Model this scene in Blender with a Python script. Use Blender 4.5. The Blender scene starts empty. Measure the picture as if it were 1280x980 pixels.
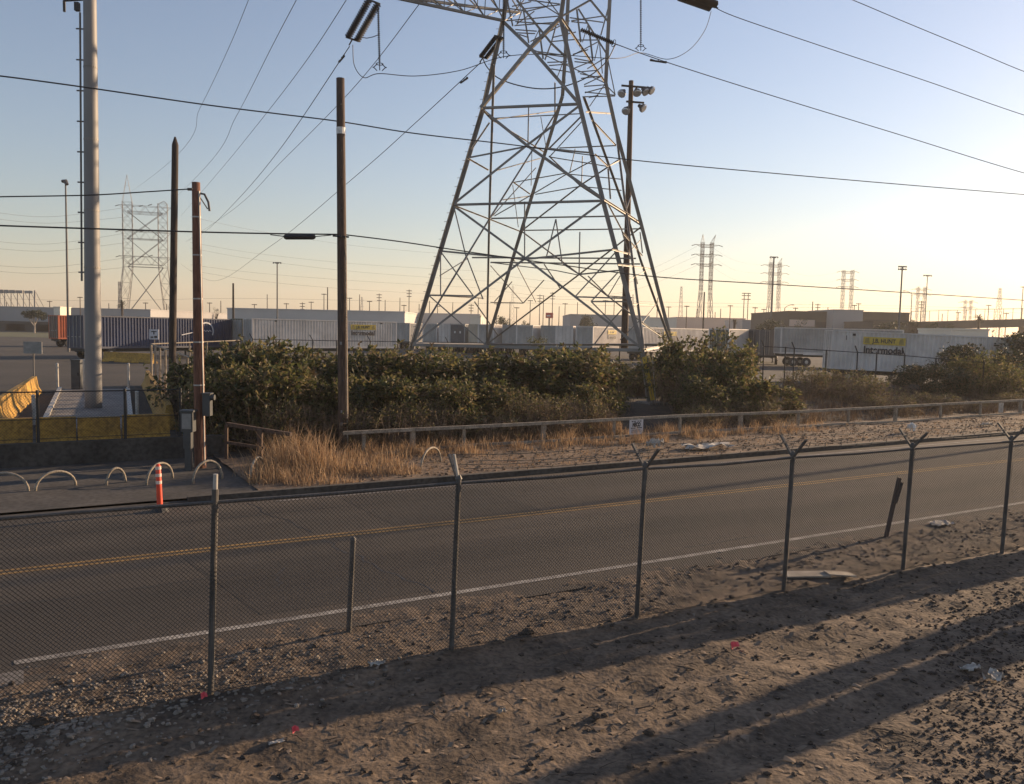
import bpy, bmesh, math, random
from mathutils import Vector as V, Matrix, noise
# ------------------------------------------------------------------ camera
sc = bpy.context.scene
F, CX, CY, HC = 1036., 640., 490., 4.0           # focal length in pixels, centre, eye height
rho = math.atan(.0215); pit = math.atan(79.7*math.cos(rho)/F)
FW = V((0, math.cos(pit), -math.sin(pit)))
_r, _u = V((1, 0, 0)), V((0, math.sin(pit), math.cos(pit)))
RT = _r*math.cos(rho)+_u*math.sin(rho); UP = -_r*math.sin(rho)+_u*math.cos(rho)
CAM = V((0, 0, HC))
cd = bpy.data.cameras.new("camera"); cam = bpy.data.objects.new("camera", cd)
sc.collection.objects.link(cam); sc.camera = cam
cd.sensor_width = 36; cd.lens = F/1280*36; cd.clip_end = 9000; cd.clip_start = .1
m = Matrix((RT, UP, -FW)).transposed().to_4x4(); m.translation = CAM; cam.matrix_world = m
# ------------------------------------------------------------------ sky, sun, exposure
SUN_AZ, SUN_EL = 54.8, 13.5
w = bpy.data.worlds.new("World"); sc.world = w; w.use_nodes = True
nt = w.node_tree; bg = nt.nodes['Background']; sky = nt.nodes.new('ShaderNodeTexSky')
sky.sky_type = 'NISHITA'; sky.sun_disc = False
sky.sun_elevation = math.radians(SUN_EL); sky.sun_rotation = math.radians(SUN_AZ)
sky.air_density = 1.25; sky.dust_density = .45; sky.ozone_density = 2.8
hs = nt.nodes.new('ShaderNodeHueSaturation'); hs.inputs['Saturation'].default_value = .88; nt.links.new(sky.outputs[0], hs.inputs['Color'])
tn = nt.nodes.new('ShaderNodeMix'); tn.data_type = 'RGBA'; tn.blend_type = 'MULTIPLY'; tn.inputs['Factor'].default_value = 1; tn.inputs['B'].default_value = (1.06, .975, 1.03, 1); nt.links.new(hs.outputs[0], tn.inputs['A'])
nt.links.new(tn.outputs['Result'], bg.inputs[0]); bg.inputs[1].default_value = .093
sl = bpy.data.lights.new("sun", 'SUN'); so = bpy.data.objects.new("sun", sl); sc.collection.objects.link(so)
sl.energy = 5.0; sl.angle = math.radians(.6); sl.color = (1, .71, .44)
_a, _e = math.radians(SUN_AZ), math.radians(SUN_EL)
so.rotation_euler = (-V((math.sin(_a)*math.cos(_e), math.cos(_a)*math.cos(_e), math.sin(_e)))).to_track_quat('-Z', 'Y').to_euler()
sc.view_settings.view_transform = 'Standard'; sc.view_settings.look = 'None'
sc.view_settings.exposure = 0.78; sc.view_settings.gamma = 1
HAZE = .00036
# ------------------------------------------------------------------ measuring helpers (photo pixel -> point of the place)
def ray(x, y): return FW+RT*((x-CX)/F)-UP*((y-CY)/F)
def gp(x, y, z=0.):
    d = ray(x, y); return CAM+d*((z-HC)/d.z)
def at(x, y, Y):
    d = ray(x, y); return CAM+d*(Y/d.y)
def onpl(x, y, p, n):
    d = ray(x, y); return CAM+d*((p-CAM).dot(n)/d.dot(n))
def azv(a): a = math.radians(a); return V((math.sin(a), math.cos(a), 0))
ROADAZ = 59.6
RU = azv(ROADAZ); RN = V((-RU.y, RU.x, 0))          # along the road, away across it
def rp(D, t, z=0.): return RN*D+RU*t+V((0, 0, z))
YZ = .5                                              # level of the freight yard
# ------------------------------------------------------------------ objects
col = sc.collection
def tag(o, label=None, cat=None, group=None, kind=None):
    if label: o['label'] = label
    if cat: o['category'] = cat
    if group: o['group'] = group
    if kind: o['kind'] = kind
    return o
def empty(name, loc, label, cat, group=None, rz=0):
    o = bpy.data.objects.new(name, None); col.objects.link(o); o.location = loc; o.rotation_euler = (0, 0, rz)
    o.empty_display_size = .2
    return tag(o, label, cat, group)
def rootloc(o):
    while o.parent: o = o.parent
    return V(o.location)
class MB:
    def __init__(s): s.v = []; s.f = []; s.sm = False
    def quad(s, a, b, c, d): i = len(s.v); s.v += [V(a), V(b), V(c), V(d)]; s.f.append((i, i+1, i+2, i+3)); return s
    def poly(s, ps): i = len(s.v); s.v += [V(p) for p in ps]; s.f.append(tuple(range(i, i+len(ps)))); return s
    def frame_box(s, o, ax, ay, az):
        i = len(s.v); o = V(o)
        for k in range(8): s.v.append(o+ax*(k & 1)+ay*((k >> 1) & 1)+az*((k >> 2) & 1))
        for q in ((0, 2, 3, 1), (4, 5, 7, 6), (0, 1, 5, 4), (2, 6, 7, 3), (0, 4, 6, 2), (1, 3, 7, 5)): s.f.append(tuple(i+j for j in q))
        return s
    def box(s, c, sx, sy, sz, rz=0.):
        a = V((math.cos(rz), math.sin(rz), 0)); b = V((-a.y, a.x, 0)); c = V(c)
        return s.frame_box(c-a*sx/2-b*sy/2-V((0, 0, sz/2)), a*sx, b*sy, V((0, 0, sz)))
    def bar(s, p, q, w, h=None, up=V((0, 0, 1))):
        p, q = V(p), V(q); h = h or w; d = q-p
        if d.length < 1e-6: return s
        d.normalize()
        a = d.cross(up)
        if a.length < 1e-3: a = d.cross(V((1, 0, 0)))
        a.normalize(); b = a.cross(d)
        return s.frame_box(p-a*w/2-b*h/2, a*w, b*h, q-p)
    def angle(s, p, q, w, up=V((0, 0, 1))):           # steel angle iron: two thin flanges
        p, q = V(p), V(q); d = (q-p)
        if d.length < 1e-6: return s
        dn = d.normalized(); a = dn.cross(up)
        if a.length < 1e-3: a = dn.cross(V((1, 0, 0)))
        a.normalize(); b = a.cross(dn); t = max(w*.14, .012); w = w*.76
        s.frame_box(p-a*w/2-b*w/2, a*w, b*t, d); s.frame_box(p-a*w/2-b*(w/2-t-.001), a*t, b*(w-t), d)
        return s
    def tube(s, pts, r, n=6, cap=True):
        pts = [V(p) for p in pts]; rs = r if isinstance(r, (list, tuple)) else [r]*len(pts); i0 = len(s.v); ref = None
        for k, p in enumerate(pts):
            d = (pts[min(k+1, len(pts)-1)]-pts[max(k-1, 0)]).normalized()
            if ref is None:
                ref = d.cross(V((0, 0, 1)))
                if ref.length < .05: ref = d.cross(V((1, 0, 0)))
            ref = (ref-d*ref.dot(d)).normalized(); b = d.cross(ref)
            for j in range(n):
                a = 2*math.pi*j/n; s.v.append(p+(ref*math.cos(a)+b*math.sin(a))*rs[k])
        for k in range(len(pts)-1):
            for j in range(n):
                a, b = i0+k*n+j, i0+k*n+(j+1) % n; s.f.append((a, b, b+n, a+n))
        if cap: s.f.append(tuple(i0+j for j in range(n))[::-1]); e = i0+(len(pts)-1)*n; s.f.append(tuple(e+j for j in range(n)))
        return s
    def rod(s, p, q, r, n=6): return s.tube([p, q], r, n)
    def blob(s, c, rx, ry, rz, rnd, n=6, jag=.25):
        c = V(c); i = len(s.v); m_ = max(3, n//2)
        for k in range(m_+1):
            ph = math.pi*k/m_
            for j in range(n):
                th = 2*math.pi*j/n+k*.3; q = 1+rnd.uniform(-jag, jag)
                s.v.append(c+V((rx*math.sin(ph)*math.cos(th)*q, ry*math.sin(ph)*math.sin(th)*q, rz*math.cos(ph)*q)))
        for k in range(m_):
            for j in range(n):
                a, b = i+k*n+j, i+k*n+(j+1) % n; s.f.append((a, a+n, b+n, b))
        return s
    def build(s, name, mat, parent=None, local=False, smooth=False, loc=None):
        off = V((0, 0, 0)); me = bpy.data.meshes.new(name)
        if parent and not local: off = rootloc(parent)
        if loc is not None: off = V(loc)
        me.from_pydata([v-off for v in s.v], [], s.f); me.update()
        if smooth:
            for p in me.polygons: p.use_smooth = True
        if mat: me.materials.append(mat)
        o = bpy.data.objects.new(name, me); col.objects.link(o)
        if parent: o.parent = parent
        elif loc is not None: o.location = loc
        return o
    def thing(s, name, mat, label, cat, group=None, smooth=False):
        lo = V((sum(v.x for v in s.v)/len(s.v), sum(v.y for v in s.v)/len(s.v), min(v.z for v in s.v)))
        return tag(s.build(name, mat, None, smooth=smooth, loc=lo), label, cat, group)
def struct(mb, name, mat, smooth=False): return tag(mb.build(name, mat, smooth=smooth), kind='structure')
# ------------------------------------------------------------------ materials
GROUND = {'asphalt', 'patched_asphalt', 'yard_asphalt', 'far_ground', 'dirt', 'verge_dirt', 'clod', 'gravel', 'ballast', 'concrete', 'old_concrete', 'shade_painted_soil', 'pale_chips', 'worn_white_line', 'white_line', 'yellow_line', 'galvanised_steel', 'yellow_paint'}
def mat(name, c, rough=.8, metal=0., var=.25, scale=3., bump=0., c2=None, fine=None, stretch=None, detail=6, rotz=0.):
    """noise mottled paint, concrete, wood or metal; c2 = second colour of the large mottling"""
    M = bpy.data.materials.new(name); M.use_nodes = True; t = M.node_tree; b = t.nodes['Principled BSDF']
    if name in GROUND: c = tuple(x*.83 for x in c); c2 = tuple(x*.80 for x in c2) if c2 else None
    b.inputs['Roughness'].default_value = rough; b.inputs['Metallic'].default_value = metal
    N = t.nodes.new; L = t.links.new
    tc = N('ShaderNodeTexCoord'); src = tc.outputs['Object']
    raw = src
    if rotz:
        m0 = N('ShaderNodeMapping'); m0.inputs['Rotation'].default_value = (0, 0, rotz); L(src, m0.inputs[0]); src = m0.outputs[0]
    if stretch:
        mp = N('ShaderNodeMapping'); mp.inputs['Scale'].default_value = stretch; L(src, mp.inputs[0]); src = mp.outputs[0]
    n1 = N('ShaderNodeTexNoise'); n1.inputs['Scale'].default_value = scale; n1.inputs['Detail'].default_value = detail; n1.inputs['Roughness'].default_value = .65
    L(src, n1.inputs['Vector'])
    r = N('ShaderNodeValToRGB'); c2 = c2 or tuple(x*(1-var) for x in c); c1 = c if c2 else c
    hi = tuple(min(1, x*(1+var*.5)) for x in c)
    r.color_ramp.elements[0].position = .32; r.color_ramp.elements[0].color = (*c2, 1)
    r.color_ramp.elements[1].position = .68; r.color_ramp.elements[1].color = (*hi, 1)
    L(n1.outputs['Fac'], r.inputs[0]); L(r.outputs[0], b.inputs['Base Color'])
    if bump or fine:
        n2 = N('ShaderNodeTexNoise'); n2.inputs['Scale'].default_value = fine or scale*8; n2.inputs['Detail'].default_value = 4; L(raw if rotz else src, n2.inputs['Vector'])
        if bump:
            bp = N('ShaderNodeBump'); bp.inputs['Strength'].default_value = bump; bp.inputs['Distance'].default_value = .02
            L(n2.outputs['Fac'], bp.inputs['Height']); L(bp.outputs[0], b.inputs['Normal'])
        if fine:
            mx = N('ShaderNodeMix'); mx.data_type = 'RGBA'; mx.blend_type = 'MULTIPLY'; mx.inputs['Factor'].default_value = 1
            r2 = N('ShaderNodeValToRGB'); r2.color_ramp.elements[0].position = .35; r2.color_ramp.elements[0].color = (.62, .6, .58, 1)
            r2.color_ramp.elements[1].position = .6; r2.color_ramp.elements[1].color = (1.1, 1.1, 1.1, 1)
            L(n2.outputs['Fac'], r2.inputs[0]); L(r.outputs[0], mx.inputs['A']); L(r2.outputs[0], mx.inputs['B']); L(mx.outputs['Result'], b.inputs['Base Color'])
    return M
def leafmat(name, cols, trans=.35, rough=.55):
    M = bpy.data.materials.new(name); M.use_nodes = True; t = M.node_tree; N = t.nodes.new; L = t.links.new
    b = t.nodes['Principled BSDF']; b.inputs['Roughness'].default_value = rough
    g = N('ShaderNodeNewGeometry'); r = N('ShaderNodeValToRGB'); e = r.color_ramp.elements
    while len(e) < len(cols): e.new(.5)
    for i, c in enumerate(cols): e[i].position = i/(len(cols)-1); e[i].color = (*c, 1)
    L(g.outputs['Random Per Island'], r.inputs[0]); L(r.outputs[0], b.inputs['Base Color'])
    tr = N('ShaderNodeBsdfTranslucent'); mx = N('ShaderNodeMixShader'); mx.inputs[0].default_value = trans
    L(r.outputs[0], tr.inputs[0]); L(b.outputs[0], mx.inputs[1]); L(tr.outputs[0], mx.inputs[2]); L(mx.outputs[0], t.nodes['Material Output'].inputs[0])
    return M
M = {}
M['asphalt'] = mat('asphalt', (.098, .078, .058), .9, scale=.5, c2=(.062, .050, .038), bump=.5, fine=42, stretch=(.28, 1.5, 1), rotz=-.5306)
def lanewear(mt):
    t = mt.node_tree; N = t.nodes.new; L = t.links.new; b = t.nodes['Principled BSDF']; src = b.inputs['Base Color'].links[0].from_socket
    tc = N('ShaderNodeTexCoord'); dp = N('ShaderNodeVectorMath'); dp.operation = 'DOT_PRODUCT'; dp.inputs[1].default_value = RN; L(tc.outputs['Object'], dp.inputs[0])
    nz = N('ShaderNodeTexNoise'); nz.inputs['Scale'].default_value = .22; nz.inputs['Detail'].default_value = 4; L(tc.outputs['Object'], nz.inputs['Vector'])
    ma = N('ShaderNodeMath'); ma.operation = 'MULTIPLY_ADD'; ma.inputs[1].default_value = 1.6; L(nz.outputs['Fac'], ma.inputs[0]); L(dp.outputs['Value'], ma.inputs[2])
    mr = N('ShaderNodeMapRange'); mr.inputs[1].default_value = 10.8; mr.inputs[2].default_value = 20.2; L(ma.outputs[0], mr.inputs[0])
    r = N('ShaderNodeValToRGB'); r.color_ramp.interpolation = 'EASE'; e = r.color_ramp.elements; stops = [(0, 1.15), (.10, 1.12), (.19, .80), (.31, .55), (.41, .95), (.5, 1.08), (.6, .72), (.71, .95), (.80, .68), (.9, 1.1), (1, 1.1)]
    while len(e) < len(stops): e.new(.5)
    for q, (p, v) in zip(e, stops): q.position = p; q.color = (v, v, v, 1)
    L(mr.outputs[0], r.inputs[0]); mx = N('ShaderNodeMix'); mx.data_type = 'RGBA'; mx.blend_type = 'MULTIPLY'; mx.inputs['Factor'].default_value = 1; L(src, mx.inputs['A']); L(r.outputs[0], mx.inputs['B']); L(mx.outputs['Result'], b.inputs['Base Color'])
M['patch'] = mat('patched_asphalt', (.082, .066, .05), .9, scale=.6, c2=(.05, .041, .032), bump=.5, fine=38, stretch=(.28, 1.5, 1), rotz=-.5306)
lanewear(M['asphalt']); lanewear(M['patch'])
M['yard'] = mat('yard_asphalt', (.060, .049, .039), .95, scale=.12, c2=(.032, .027, .022), fine=6)
M['far_ground'] = mat('far_ground', (.16, .14, .11), .95, scale=.02, c2=(.09, .085, .07))
M['dirt'] = mat('dirt', (.225, .162, .108), .95, scale=1.1, c2=(.072, .051, .034), bump=1., fine=16)
M['verge'] = mat('verge_dirt', (.27, .18, .11), .95, scale=1.2, c2=(.12, .085, .058), bump=.9, fine=11)
M['soil'] = mat('shade_painted_soil', (.085, .06, .04), .95, scale=1.4, c2=(.032, .024, .017), bump=.9, fine=12)  # ground beyond the rail, shade around the bushes put into its darker colour
M['chip'] = mat('pale_chips', (.30, .22, .15), .9, scale=.9, c2=(.10, .072, .05))
M['clod'] = mat('clod', (.12, .086, .06), .95, scale=2, c2=(.05, .037, .027))
M['gravel'] = mat('gravel', (.36, .30, .235), .9, scale=1.6, c2=(.17, .145, .12))
M['ballast'] = mat('ballast', (.095, .066, .047), .95, scale=3, c2=(.036, .026, .02))
M['concrete'] = mat('concrete', (.30, .27, .235), .9, scale=.8, c2=(.17, .15, .135), fine=14)
M['darkconc'] = mat('old_concrete', (.095, .084, .072), .92, scale=.6, c2=(.05, .045, .039), fine=9)
M['yellowline'] = mat('yellow_line', (.44, .26, .07), .8, scale=2.2, c2=(.22, .135, .05), fine=25)
M['whiteline'] = mat('white_line', (.52, .48, .42), .8, scale=2.2, c2=(.19, .165, .14), fine=25)
M['faint'] = mat('worn_white_line', (.32, .29, .26), .8, scale=2.5, c2=(.12, .105, .09), fine=20)
M['tar'] = mat('tar', (.045, .038, .031), .6, scale=5)
M['steel'] = mat('galvanised_steel', (.31, .285, .255), .6, .2, scale=.6, c2=(.21, .195, .175))
M['steelpole'] = mat('pole_steel', (.235, .225, .215), .6, .1, scale=.5, c2=(.17, .165, .16), stretch=(1, 1, .3))
M['fence'] = mat('fence_steel', (.115, .105, .095), .65, .2, scale=6, c2=(.065, .06, .055))
M['wirefence'] = mat('fence_wire', (.07, .062, .054), .75, .0, scale=6, c2=(.045, .04, .035))
M['palesteel'] = mat('pale_rail', (.50, .47, .42), .6, .2, scale=3, c2=(.30, .28, .25))
M['rail'] = mat('weathered_rail', (.36, .31, .24), .85, scale=4, c2=(.19, .16, .125), fine=30, stretch=(1, 1, 1))
M['black'] = mat('black_rubber', (.018, .018, .019), .6, scale=4)
M['insul'] = mat('insulator_glaze', (.016, .014, .014), .6, scale=8)
M['wire'] = mat('cable', (.035, .036, .038), .6, .2, scale=2)
M['cond'] = mat('conductor', (.05, .05, .053), .6, .2, scale=2)
M['woodred'] = mat('red_wood', (.23, .10, .058), .85, scale=2.2, c2=(.10, .045, .03), bump=.6, fine=9, stretch=(6, 6, .5))
M['wooddark'] = mat('creosote_wood', (.062, .043, .033), .85, scale=2.2, c2=(.03, .022, .018), bump=.6, fine=9, stretch=(6, 6, .5))
M['woodbrown'] = mat('brown_wood', (.12, .075, .052), .85, scale=2.2, c2=(.05, .034, .026), bump=.6, fine=9, stretch=(6, 6, .5))
M['whiteband'] = mat('white_band', (.72, .7, .66), .6, scale=9)
M['greypole'] = mat('grey_pole', (.17, .16, .15), .7, .2, scale=1)
M['yellow'] = mat('yellow_paint', (.58, .33, .05), .8, scale=1.6, c2=(.33, .19, .045), fine=10)
M['guard'] = mat('bright_yellow_guard', (.72, .47, .05), .6, scale=3, c2=(.5, .32, .05))
M['leafg'] = leafmat('green_leaves', [(.034, .042, .014), (.066, .078, .026), (.10, .108, .036), (.155, .14, .05), (.24, .19, .085)], .48, .58)
M['leafd'] = leafmat('dry_leaves', [(.06, .044, .026), (.11, .078, .044), (.17, .125, .07), (.27, .20, .115)], .42, .6)
M['leafk'] = leafmat('dark_leaves', [(.018, .025, .011), (.032, .042, .016), (.05, .058, .022)], .25)
M['twig'] = mat('twig', (.26, .185, .125), .9, scale=5, c2=(.10, .07, .048))
M['grass'] = leafmat('dry_grass', [(.19, .115, .066), (.38, .245, .135), (.54, .38, .22), (.27, .165, .09), (.44, .30, .17), (.15, .10, .065)], .3, .8)
M['weed'] = leafmat('dead_weeds', [(.075, .05, .032), (.12, .08, .05), (.19, .13, .08)], .25, .8)
M['orangepost'] = mat('orange_plastic', (.80, .085, .03), .5, scale=6, c2=(.62, .06, .03))
M['reflect'] = mat('reflective_band', (.78, .62, .52), .4, scale=6)
M['pink'] = mat('pink_flag', (.92, .13, .16), .6, scale=5)
M['paper'] = mat('paper', (.52, .48, .42), .9, scale=6, c2=(.25, .225, .195))
M['board'] = mat('pale_board', (.48, .42, .34), .85, scale=4, c2=(.26, .225, .185))
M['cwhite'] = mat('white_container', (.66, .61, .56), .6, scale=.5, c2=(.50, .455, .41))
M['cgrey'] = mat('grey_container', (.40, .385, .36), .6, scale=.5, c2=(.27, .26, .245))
M['cdark'] = mat('dark_container', (.105, .105, .11), .6, scale=.6, c2=(.065, .066, .07))
M['cblue'] = mat('blue_container', (.014, .034, .098), .55, scale=.5, c2=(.009, .022, .066))
M['cnavy'] = mat('navy_container', (.05, .06, .095), .55, scale=.5)
M['corange'] = mat('orange_container', (.42, .10, .035), .55, scale=.5, c2=(.29, .07, .03))
M['cbrown'] = mat('brown_container', (.16, .085, .055), .6, scale=.8, c2=(.10, .058, .042))
M['cbeige'] = mat('beige_container', (.50, .43, .33), .6, scale=.5, c2=(.38, .32, .245))
M['cgreen'] = mat('green_container', (.085, .09, .065), .6, scale=.6)
M['banner'] = mat('yellow_banner', (.62, .44, .06), .6, scale=3, c2=(.5, .36, .06))
M['ink'] = mat('dark_lettering', (.035, .035, .04), .6, scale=5)
M['paint'] = mat('pale_lettering', (.6, .6, .62), .6, scale=5)
M['signgrey'] = mat('sign_back', (.25, .245, .24), .5, .5, scale=4)
M['signface'] = mat('sign_face', (.55, .54, .56), .6, scale=6, c2=(.46, .45, .46))
M['cabinet'] = mat('cabinet_paint', (.065, .069, .072), .55, .2, scale=2)
M['wallwhite'] = mat('pale_stucco', (.58, .545, .50), .9, scale=.05, c2=(.49, .46, .425))
M['wallgrey'] = mat('grey_stucco', (.36, .35, .34), .9, scale=.05, c2=(.30, .29, .285))
M['wallpink'] = mat('cream_stucco', (.62, .47, .38), .9, scale=.05, c2=(.55, .42, .34))
M['wallcream'] = mat('bright_stucco', (.8, .73, .6), .9, scale=.05)
M['wallbrown'] = mat('brown_wall', (.10, .084, .068), .9, scale=.1, c2=(.065, .056, .047))
M['dark'] = mat('dark_opening', (.03, .03, .03), .6, scale=1)
M['redsign'] = mat('red_sign', (.62, .10, .07), .6, scale=1)
M['lampglass'] = mat('lamp_glass', (.55, .56, .58), .15, .3, scale=5)
M['lampbody'] = mat('lamp_body', (.075, .075, .08), .5, .3, scale=3)
M['greengrass'] = mat('lawn', (.10, .10, .045), .95, scale=.3)
M['bark'] = mat('pale_bark', (.36, .31, .26), .9, scale=3)
M['fartower'] = mat('far_steel', (.22, .21, .20), .6, .3, scale=.2)
def text(body, o, right, up, size, mtl, name, parent, bold=.0, width=None, align='LEFT'):
    """flat lettering standing at o, reading along right"""
    cu = bpy.data.curves.new(name, 'FONT'); cu.body = body; cu.size = size; cu.offset = bold; cu.extrude = .004; cu.align_x = align
    to = bpy.data.objects.new(name, cu); col.objects.link(to)
    bpy.context.view_layer.update()
    me = bpy.data.meshes.new_from_object(to.evaluated_get(bpy.context.evaluated_depsgraph_get()))
    bpy.data.objects.remove(to); nz = right.cross(up)
    if width:
        ww = max(v.co.x for v in me.vertices)-min(v.co.x for v in me.vertices); sx = width/ww
    else: sx = 1
    for v in me.vertices: v.co = V(o)+right*v.co.x*sx+up*v.co.y+nz*v.co.z
    me.materials.clear(); me.materials.append(mtl)
    ob = bpy.data.objects.new(name, me); col.objects.link(ob); ob.parent = parent
    return ob
def fbm(p, o=4): return noise.fractal(p, .8, 2.1, o)
# ================================================================== SETTING
# one ground sheet to the horizon
mb = MB(); S = 1700
mb.quad((-S, -300, -.35), (S, -300, -.35), (S, S, -.35), (-S, S, -.35)); struct(mb, 'ground', M['far_ground'])
# trackside embankment of bare dirt
def foreh(D, t):
    z = 0.
    z += .40*max(0, (7.4-D)/6)**1.3
    z += .055*math.exp(-((D-8.9)/.5)**2)
    for d_ in (5.05, 6.75): q = (D-d_-.25*math.sin(t*.13+1)-.06*math.sin(t*.9))/.17; z += -.035*math.exp(-q*q)+.018*math.exp(-(abs(q)-1.9)**2*2)
    amp = max(0., min(1., (11.6-D)/1.2))
    z += amp*(.030*fbm(V((t*.6, D*1.1, 0)))+.022*fbm(V((t*3, D*4, 5)), 5)+.012*fbm(V((t*9, D*11, 3)), 3))
    if D > 10.4: z = z*max(0, (11.3-D)/.9)-.015*min(1, (D-10.4)/.9)
    return z
mb = MB(); nx, ny = 560, 190; t0, t1, D0, D1 = -9., 30., .6, 11.5
for j in range(ny+1):
    D = D0+(D1-D0)*j/ny
    for i in range(nx+1):
        t = t0+(t1-t0)*i/nx; mb.v.append(rp(D, t, foreh(D, t)))
for j in range(ny):
    for i in range(nx):
        a = j*(nx+1)+i; mb.f.append((a, a+1, a+nx+2, a+nx+1))
struct(mb, 'embankment', M['dirt'], True)
def strip(D0, D1, z, t0=-60, t1=300, n=1):
    mb = MB()
    for k in range(n):
        a, b = t0+(t1-t0)*k/n, t0+(t1-t0)*(k+1)/n; mb.quad(rp(D0, a, z), rp(D0, b, z), rp(D1, b, z), rp(D1, a, z))
    return mb
struct(strip(-60, .7, .30, -60, 120), 'track_bed', M['ballast'])
struct(strip(10.3, 19.1, 0.), 'road', M['asphalt'])
# painted lines, a patched seam
NL = 10.95
struct(strip(NL-.07, NL+.07, .006, -.2, 250, 60), 'edge_line', M['whiteline'])
mb = MB()
for o_ in (14.93, 15.13): mb.quad(rp(o_-.05, -60, .005), rp(o_-.05, 250, .005), rp(o_+.05, 250, .005), rp(o_+.05, -60, .005))
struct(mb, 'centre_line', M['yellowline'])
struct(strip(18.50, 18.60, .005, 4.8, 250, 60), 'far_edge_line', M['faint'])
rr = random.Random(5); mb = MB()
def crack(D, t, dD, dt, n, wd=.012):
    p = None
    for k in range(n+1):
        q = rp(D+dD*k/n+rr.uniform(-.06, .06), t+dt*k/n+rr.uniform(-.1, .1), .004)
        if p is not None:
            s_ = (q-p).cross(V((0, 0, 1))).normalized()*wd; mb.quad(p-s_, q-s_, q+s_, p+s_)
        p = q
crack(11.1, 5.2, 3.7, -.5, 14, .02); crack(15.4, 4.6, 3.2, -.4, 10); crack(11.4, 10.5, .1, 14, 26, .01); crack(13.1, -8, .2, 11, 22, .01)
crack(17.2, -3, .2, 9, 18, .012); crack(16.9, 8, -.1, 13, 18, .008); crack(12.4, 3.2, .9, .3, 6, .012)
struct(mb, 'road_cracks', M['tar'])
mb = MB(); mb.poly([rp(11.2, 5.3, .0025), rp(14.8, 4.75, .0025), rp(14.8, 2.2, .0025), rp(11.3, 2.7, .0025)]); mb.poly([rp(15.3, 9.8, .0025), rp(18.3, 9.6, .0025), rp(18.3, 6.2, .0025), rp(15.3, 6.3, .0025)]); mb.poly([rp(16.5, .5, .0025), rp(18.9, .4, .0025), rp(18.9, -6, .0025), rp(16.6, -6, .0025)]); struct(mb, 'road_patch', M['patch'])
# concrete gutter pad at the lower left
mb = MB(); mb.frame_box(rp(10.25, -9, -.08), RU*8.9, RN*.42, V((0, 0, .088))); struct(mb, 'gutter_pad', M['concrete'])
# far kerb: dips at the driveway on the left
mb = MB()
for a, b, h in ((-60, -7, .13), (-7, 3.0, .045), (3.0, 300, .14)):
    mb.frame_box(rp(19.1, a, -.2), RU*(b-a), RN*.16, V((0, 0, .2+h)))
struct(mb, 'kerb', M['darkconc'])
struct(strip(19.26, 25.05, .09, -60, 5.2), 'sidewalk', M['darkconc'])
# dirt verge and bush ground, rising to the yard level
def vergeh(D, t):
    z = .10+.05*max(0, min(1, (D-20)/4))+(YZ-.14)*max(0, min(1, (D-25)/4))
    if t < 6.5 and D > 25: z = min(z, .13+.3*max(0, (t-5)/1.5))
    z += .05*fbm(V((t*.7, D*.9, 2)), 4)*min(1, (D-19.2)*2)
    return z
mb = MB(); nx, ny = 260, 60; t0, t1, D0, D1 = 4.6, 95., 19.26, 33.
for j in range(ny+1):
    D = D0+(D1-D0)*(j/ny)
    for i in range(nx+1):
        t = t0+(t1-t0)*(i/nx)**1.4; mb.v.append(rp(D, t, vergeh(D, t)))
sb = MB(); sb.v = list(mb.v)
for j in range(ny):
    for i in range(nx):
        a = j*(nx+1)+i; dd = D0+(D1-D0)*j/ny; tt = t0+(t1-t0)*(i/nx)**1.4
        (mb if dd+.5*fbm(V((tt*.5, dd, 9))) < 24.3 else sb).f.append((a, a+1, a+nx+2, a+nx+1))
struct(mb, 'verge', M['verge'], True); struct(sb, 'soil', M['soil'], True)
# freight yard
mb = MB(); mb.quad(rp(25.3, -160, YZ), rp(25.3, 6.4, YZ), rp(470, 6.4, YZ), rp(470, -160, YZ)); mb.quad(rp(32.6, 6.4, YZ), rp(32.6, 320, YZ), rp(470, 320, YZ), rp(470, 6.4, YZ))
struct(mb, 'yard', M['yard'])
mb = MB(); q0 = at(-160, 415, 175); mb.quad(at(-160, 421, 150).xy.to_3d()+V((0, 0, YZ+.02)), at(62, 421, 150).xy.to_3d()+V((0, 0, YZ+.02)), at(64, 413, 200).xy.to_3d()+V((0, 0, YZ+.02)), at(-160, 413, 200).xy.to_3d()+V((0, 0, YZ+.02)))
struct(mb, 'lawn', M['greengrass'])
# ================================================================== MAIN TRANSMISSION TOWER
def pathnodes(L): return [at(x, y, Y) for x, y, Y in L]
LEG = {'L': pathnodes([(492, 512, 43.8), (516, 430, 43.66), (568, 255, 44.0), (604, 135, 44.3), (629, 25, 44.6), (633, 0, 44.6), (641, -75, 44.6)]),
       'F': pathnodes([(814, 521, 39.9), (803, 437, 40.2), (754, 250, 41.2), (725, 131, 42.2), (701, 22, 43.2), (704, 0, 43.2), (711, -75, 43.2)]),
       'R': pathnodes([(861, 500, 51.9), (840, 431, 51.5), (801, 279, 50.6), (770, 163, 49.8), (757, 104, 49.4), (762, 0, 49.4), (766, -45, 49.4)]),
       'B': pathnodes([(589, 492, 55.5), (608, 431, 55.1), (652, 287, 53.2), (680, 195, 52.3), (703, 120, 51.3), (707, 62, 50.6), (712, -40, 50.6)])}
T = empty('transmission_tower', V((2.3, 46.8, .2)), 'tall grey steel lattice pylon with splayed legs standing behind the shrubs', 'pylon')
for k, P in LEG.items():
    mb = MB()
    for a, b in zip(P[:-1], P[1:]): mb.angle(a, b, .29 if k in 'LF' else .28, V((0, -1, .2)) if k in 'FL' else V((0, 1, .2)))
    mb.build('leg', M['steel'], T)
    mb = MB(); c = P[0].copy(); mb.box((c.x, c.y, .25), 1.1, 1.1, .7, .5); mb.build('footing', M['concrete'], T)
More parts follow.
